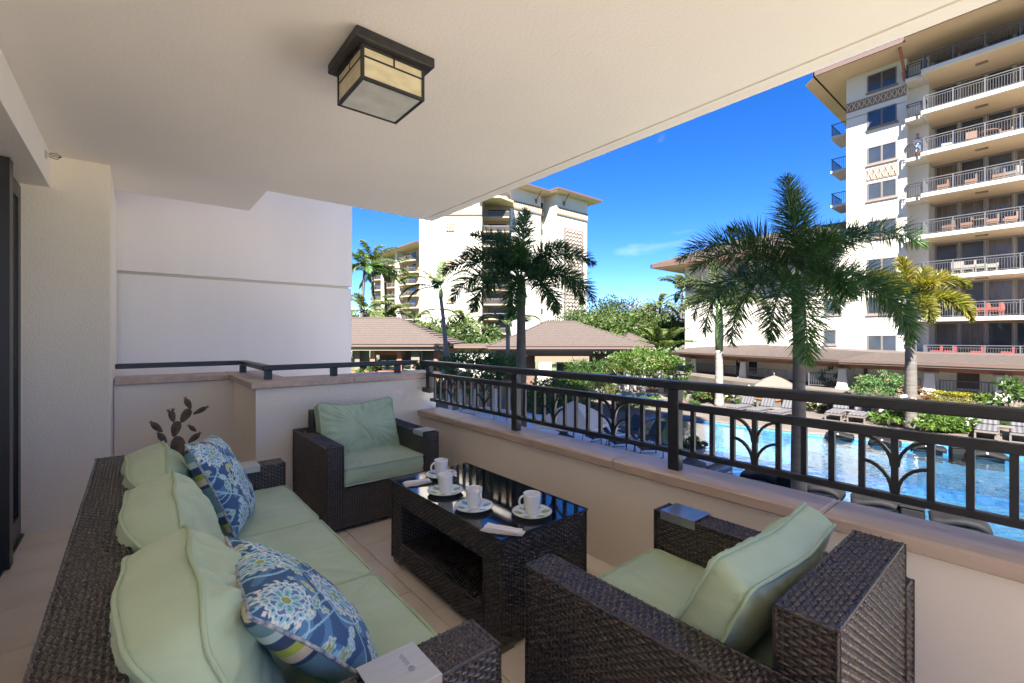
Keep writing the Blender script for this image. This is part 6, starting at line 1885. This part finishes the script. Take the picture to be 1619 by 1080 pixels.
umbrella(site(907, 13.2), -.50, -1.12, .86, umb_grey, 'grey square umbrella near the deck behind the railing, seen from above')
umbrella(site(1224, 24.6), -.72, -1.24, .92, umb_m, 'taupe umbrella before the colonnade, left of the big palm trunk')

def planter(p, label, r=.38, plant=bush_mid, seed=1, h=.62):
    t = thing('planter', p, label, 'planter', 'concrete bowl planters on the deck')
    x, y, z = p
    MB().lathe([(0, 0), (.42, 0), (.42, .10), (.36, .12), (.30, .13), (.22, .18), (.16, .24), (.18, .30), (0, .30)], 20, (x, y, z)).build('pedestal', concrete_m, t, smooth=False)
    MB().lathe([(.16, .30), (r*.7, .36), (r, .52), (r*1.05, .60), (r*.95, .60), (r*.8, .52), (0, .50)], 20, (x, y, z)).build('bowl', mat('bowl_dark', (.13, .125, .12), .7) if 'bowl_dark' not in MATS else MATS['bowl_dark'], t, smooth=True)
    mb = MB(); crown(mb, (x, y, z+.68), (r*1.05, r*1.05, .2), 420, .13, .06, seed, 14); mb.build('foliage', plant, t)
planter(site(1094, 14.1), 'concrete bowl planter with green plants right of the railing post', seed=3)
planter(site(891, 17.8), 'concrete bowl planter under the grey umbrella', r=.5, plant=bush_dark, seed=4)
planter(site(1090, 31), 'dark bowl planter at the far end of the deck beside the left shrubs', r=.62, plant=bush_olive, seed=5)

# life ring on its post by the golden palm
lr = thing('life_ring', (25.55, 4.3, DECK), 'white life ring hanging on a grey post in front of the golden palm trunk', 'life ring')
MB().tube([(25.75, 4.2, DECK), (25.75, 4.2, DECK+1.55)], .05, 8).build('post', rail_grey, lr)
MB().tube([(25.62, 4.22+.30*math.cos(a), DECK+1.15+.30*math.sin(a)) for a in [k*math.pi/12 for k in range(24)]], .07, 8, closed=True).build('ring', white_paint, lr, smooth=True)
for k in range(4):
    a = math.pi/4+k*math.pi/2
    MB().tube([(25.62, 4.22+.30*math.cos(a+d_), DECK+1.15+.30*math.sin(a+d_)) for d_ in (-.12, 0, .12)], .075, 8).build('band', coral_m, lr)

# garden gate with arched trellis, beams and medallion
gt = thing('garden_gate', site(1035, 33), 'white posted garden gate with an arched red timber beam and a round wooden medallion', 'gate')
def gpt(px, d, z): p = site(px, d, z); return p
for px in (990, 1016, 1045): 
    p = site(px, 33); MB().box((p.x-.14, p.y-.14, DECK), (p.x+.14, p.y+.14, -.62)).build('post', wall_white, gt)
arcp = [site(1008 + 50*i/10, 33, -.78 + .42*math.sin(math.pi*i/10)) for i in range(11)]
MB().tube(arcp, .11, 6).build('arched_beam', timber_m, gt)
MB().tube([site(976, 33, -.72), site(1006, 33, -.66)], .10, 6).build('side_beam', timber_m, gt)
a, b = site(1019, 33.1, DECK), site(1042, 33.1, DECK)
lf = MB(); 
for i in range(15):
    p = a.lerp(b, i/14); lf.box((p.x-.02, p.y-.02, DECK+.05), (p.x+.02, p.y+.02, -1.25))
lf.build('gate_bars', pole_m, gt, kind='stuff')
p = site(1031, 32.9, -2.0)
vs = []
for j, dd in enumerate((0, .06)):
    for k in range(24):
        an = 2*math.pi*k/24; vs.append((p.x+RX*.34*math.cos(an)-FX*dd, p.y+RY*.34*math.cos(an)-FY*dd, p.z+.56*math.sin(an)))
MB().add(vs, [tuple(range(24))[::-1], tuple(range(24, 48))] + [(k, (k+1) % 24, 24+(k+1) % 24, 24+k) for k in range(24)]).build('medallion', teak_m, gt)
lwl = thing('garden_wall', site(1000, 33.6), 'dark lava stone wall on both sides of the garden gate', 'wall')
lava = mat('lava_stone', (.05, .045, .043), .9, col2=(.20, .18, .16), vscale=4, bump=.5, bscale=6, bdist=.05)
for px0, px1 in ((935, 988), (992, 1014), (1048, 1085)):
    q0, q1 = site(px0, 33.2), site(px1, 33.2)
    n = 5 if px1-px0 > 30 else 3
    for i in range(n):
        for j in range(5):
            s0 = q0.lerp(q1, (i+(.2 if j % 2 else 0))/n); s1 = q0.lerp(q1, min(1, (i+.95+(.2 if j % 2 else 0))/n))
            if (s1-s0).length < .15: continue
            u = (s1-s0).normalized(); w2 = Vector((FX, FY, 0))*.25
            z0 = DECK+j*.24; z1 = z0+.22
            vv = [s0-w2*rnd.uniform(.7, 1.1), s1-w2*rnd.uniform(.7, 1.1), s1+w2, s0+w2]
            MB().add([(v.x, v.y, z0) for v in vv]+[(v.x, v.y, z1) for v in vv], [(3,2,1,0), (4,5,6,7), (0,1,5,4), (1,2,6,5), (2,3,7,6), (3,0,4,7)]).build('stone', lava, lwl)

# trellis and small patio under the corner hedge (seen through the first railing bay)
pg = thing('pergola', site(745, 22), 'red timber pergola with white posts below the dark corner hedge', 'pergola')
for px, d in ((712, 21), (752, 21), (783, 21), (803, 21), (728, 23.5)):
    p = site(px, d); MB().box((p.x-.07, p.y-.07, DECK), (p.x+.07, p.y+.07, -1.05)).build('post', wall_white, pg)
for d in (20.8, 23.8):
    a, b = site(700, d, -.95), site(812, d, -.95)
    MB().tube([a, b], .09, 4).build('beam', timber_m, pg)
for i in range(8):
    a, b = site(703+i*15, 20.4, -.83), site(706+i*15, 24.2, -.83); MB().tube([a, b], .05, 4).build('rafter', timber_m, pg)
for px, d, lb_ in ((728, 19.5, 'black patio table under the pergola'),):
    p = site(px, d); side_table(p.x, p.y, lb_, chaise_m, .45, .68)

# shrubs and hedges, from left to right
S = site
P_ = lambda px, d, z=DECK: tuple(S(px, d, z))
bush('corner_hedge', P_(757, 25.0, DECK+1.0), (2.3, 2.3, 1.1), 5200, .17, .08, bush_dark, 'big rounded dark green hedge behind the far corner of the railing', 'hedge', 101, clumps=60)
bush('corner_hedge', P_(800, 26.5, DECK+1.2), (1.6, 1.6, .95), 2400, .17, .08, bush_dark, 'dark green hedge just right of the foxtail palm trunk', 'hedge', 102, clumps=36)
bush('shrub', P_(700, 33, DECK), (1.4, 1.4, 1.2), 1500, .2, .09, bush_olive, 'yellow green shrub behind the railing corner post', 'shrub', 103)
bush('shrub', P_(668, 35, DECK), (1.2, 1.2, 1.1), 1200, .2, .09, bush_mid, 'green shrub in front of the left pavilion wall', 'shrub', 104)
bush('shrub', P_(590, 36, DECK), (1.6, 1.2, .9), 1200, .2, .09, bush_bright, 'low bright shrub under the left pavilion', 'shrub', 105)
hedge('hedge', S(835, 24)[:2], S(915, 27)[:2], 2.2, 1.0, DECK, 5200, .14, .07, bush_bright, 'wide bright green ground hedge right of the foxtail palm', 106, .3)
hedge('hedge', S(850, 28)[:2], S(960, 31)[:2], 1.6, 1.15, DECK, 4200, .16, .08, bush_mid, 'green hedge running behind the bright ground hedge', 107, .3)
bush('shrub', P_(930, 29, DECK+.75), (1.6, 1.6, .95), 1500, .5, .05, bush_mid, 'feathery yellow green shrub between the central pavilion and the round shrub', 'shrub', 108, clumps=30)
bush('shrub', P_(962, 28.5, DECK+.5), (.8, .8, 1.0), 300, .6, .05, bush_olive, 'upright golden shrub left of the round shrub', 'shrub', 109, clumps=14)
bush('round_shrub', P_(1018, 31, DECK+1.45), (2.15, 2.15, .95), 5600, .17, .09, bush_bright, 'large clipped round shrub above the garden gate', 'shrub', 110, clumps=70)
bush('shrub', P_(1075, 30, DECK+.6), (1.0, 1.0, 1.0), 1500, .16, .08, bush_bright, 'green shrub right of the garden gate', 'shrub', 111)
bush('shrub', P_(1090, 27.5, DECK), (1.3, .9, .45), 1300, .18, .08, bush_mid, 'low green shrub bed right of the railing post', 'shrub', 112, flowers=(30, flower_pink))
hedge('hedge', S(975, 25.5)[:2], S(1040, 26.5)[:2], .9, .35, DECK, 2000, .13, .06, bush_bright, 'low green border beside the small upper pool', 113, .2)
bush('shrub', P_(795, 15.5, DECK), (.5, .5, .5), 300, .45, .05, bush_bright, 'small spiky green plant at the foot of the corner hedge', 'shrub', 114, clumps=10)
bush('shrub', P_(845, 17, DECK), (1.1, .7, .3), 900, .12, .06, bush_mid, 'low green plant bed by the foxtail palm base', 'shrub', 115)
bush('shrub', P_(1175, 27.5, DECK), (1.5, .9, .5), 1300, .2, .09, bush_mid, 'green shrub behind the left striped loungers', 'shrub', 116, flowers=(40, flower_m))
bush('shrub', P_(1212, 27, DECK), (1.4, .8, .5), 1200, .2, .09, bush_bright, 'bright green shrub under the taupe umbrella', 'shrub', 117)
bush('shrub', P_(1130, 28.0, DECK), (1.4, .9, .45), 1200, .2, .09, bush_olive, 'olive shrub at the foot of the pale palm', 'shrub', 118)
bush('shrub', P_(1247, 25.5, DECK), (.8, .7, .45), 800, .16, .08, bush_mid, 'small green shrub left of the big palm trunk', 'shrub', 119)
bush('shrub', P_(1297, 24.5, DECK), (.9, .6, .5), 900, .16, .08, bush_olive, 'flecked shrub right of the big palm trunk', 'shrub', 120, flowers=(50, flower_m))
bush('shrub', P_(1335, 25, DECK), (.8, .7, .45), 800, .18, .08, bush_mid, 'green shrub behind the two loungers right of the big palm', 'shrub', 121)
bush('shrub', P_(1366, 24, DECK), (.8, .6, .42), 900, .16, .08, bush_bright, 'green shrub at the foot of the brown steps', 'shrub', 122)
bush('shrub', P_(1390, 27.5, DECK+.2), (2.2, 1.4, .85), 2600, .15, .07, bush_dark, 'loose green shrub before the colonnade, left of the golden palm', 'shrub', 123, clumps=40, flowers=(60, flower_pink))
bush('flower_bed', P_(1425, 20.8, DECK), (1.35, 1.0, .40), 2200, .22, .08, bush_bright, 'leafy flower bed with white blossoms left of the life ring', 'flower bed', 124, flowers=(30, flower_m), clumps=40)
bush('flower_bed', P_(1487, 19.6, DECK), (1.55, 1.1, .42), 2800, .22, .08, bush_bright, 'leafy flower bed with white blossoms right of the life ring', 'flower bed', 125, flowers=(36, flower_m), clumps=46)
bush('shrub', P_(1532, 20.5, DECK), (1.1, 1.0, .42), 900, .5, .035, bush_mid, 'grassy strap leaved clump left of the right hand loungers', 'shrub', 126, clumps=16)
bush('shrub', P_(1583, 20.5, DECK), (1.0, .8, .4), 700, .5, .035, bush_mid, 'grassy strap leaved clump behind the right hand side table', 'shrub', 127, clumps=14)
hedge('hedge', S(1475, 24.2)[:2], S(1560, 22.4)[:2], .9, .75, DECK+.35, 5200, .085, .05, bush_yellow, 'clipped bright yellow hedge in front of the colonnade', 128, .05)
struct('raised_bed', MB().prism([tuple(S(1468, 25)[:2]), tuple(S(1470, 23.3)[:2]), tuple(S(1566, 21.4)[:2]), tuple(S(1570, 23)[:2])], DECK-.05, DECK+.36), soil_m, 'raised soil bed under the yellow hedge')
bush('shrub', P_(1595, 20.5, DECK+.25), (.95, .95, 1.0), 520, .26, .11, bush_mid, 'open leafy young tree at the right edge before the last column', 'shrub', 129, clumps=16)
bush('shrub', P_(1452, 24.2, DECK+.3), (.5, .5, .6), 200, .5, .05, mat('leaf_rust', (.10, .05, .015), .6, trans=.3), 'rusty orange leaved plant beside the golden palm trunk', 'shrub', 130, clumps=8)
bush('potted_palm', P_(1317, 31.5, TER), (.75, .75, .75), 260, .5, .05, bush_dark, 'dark potted plant standing under the colonnade', 'plant', 131, clumps=10)
struct('bed_soil', MB().prism([tuple(S(1392, 21.5)[:2]), tuple(S(1440, 19.1)[:2]), tuple(S(1520, 18.3)[:2]), tuple(S(1600, 19.6)[:2]), tuple(S(1560, 22)[:2]), tuple(S(1440, 22.5)[:2])][::-1], DECK-.05, DECK+.03), soil_m, 'dark soil of the flower bed')
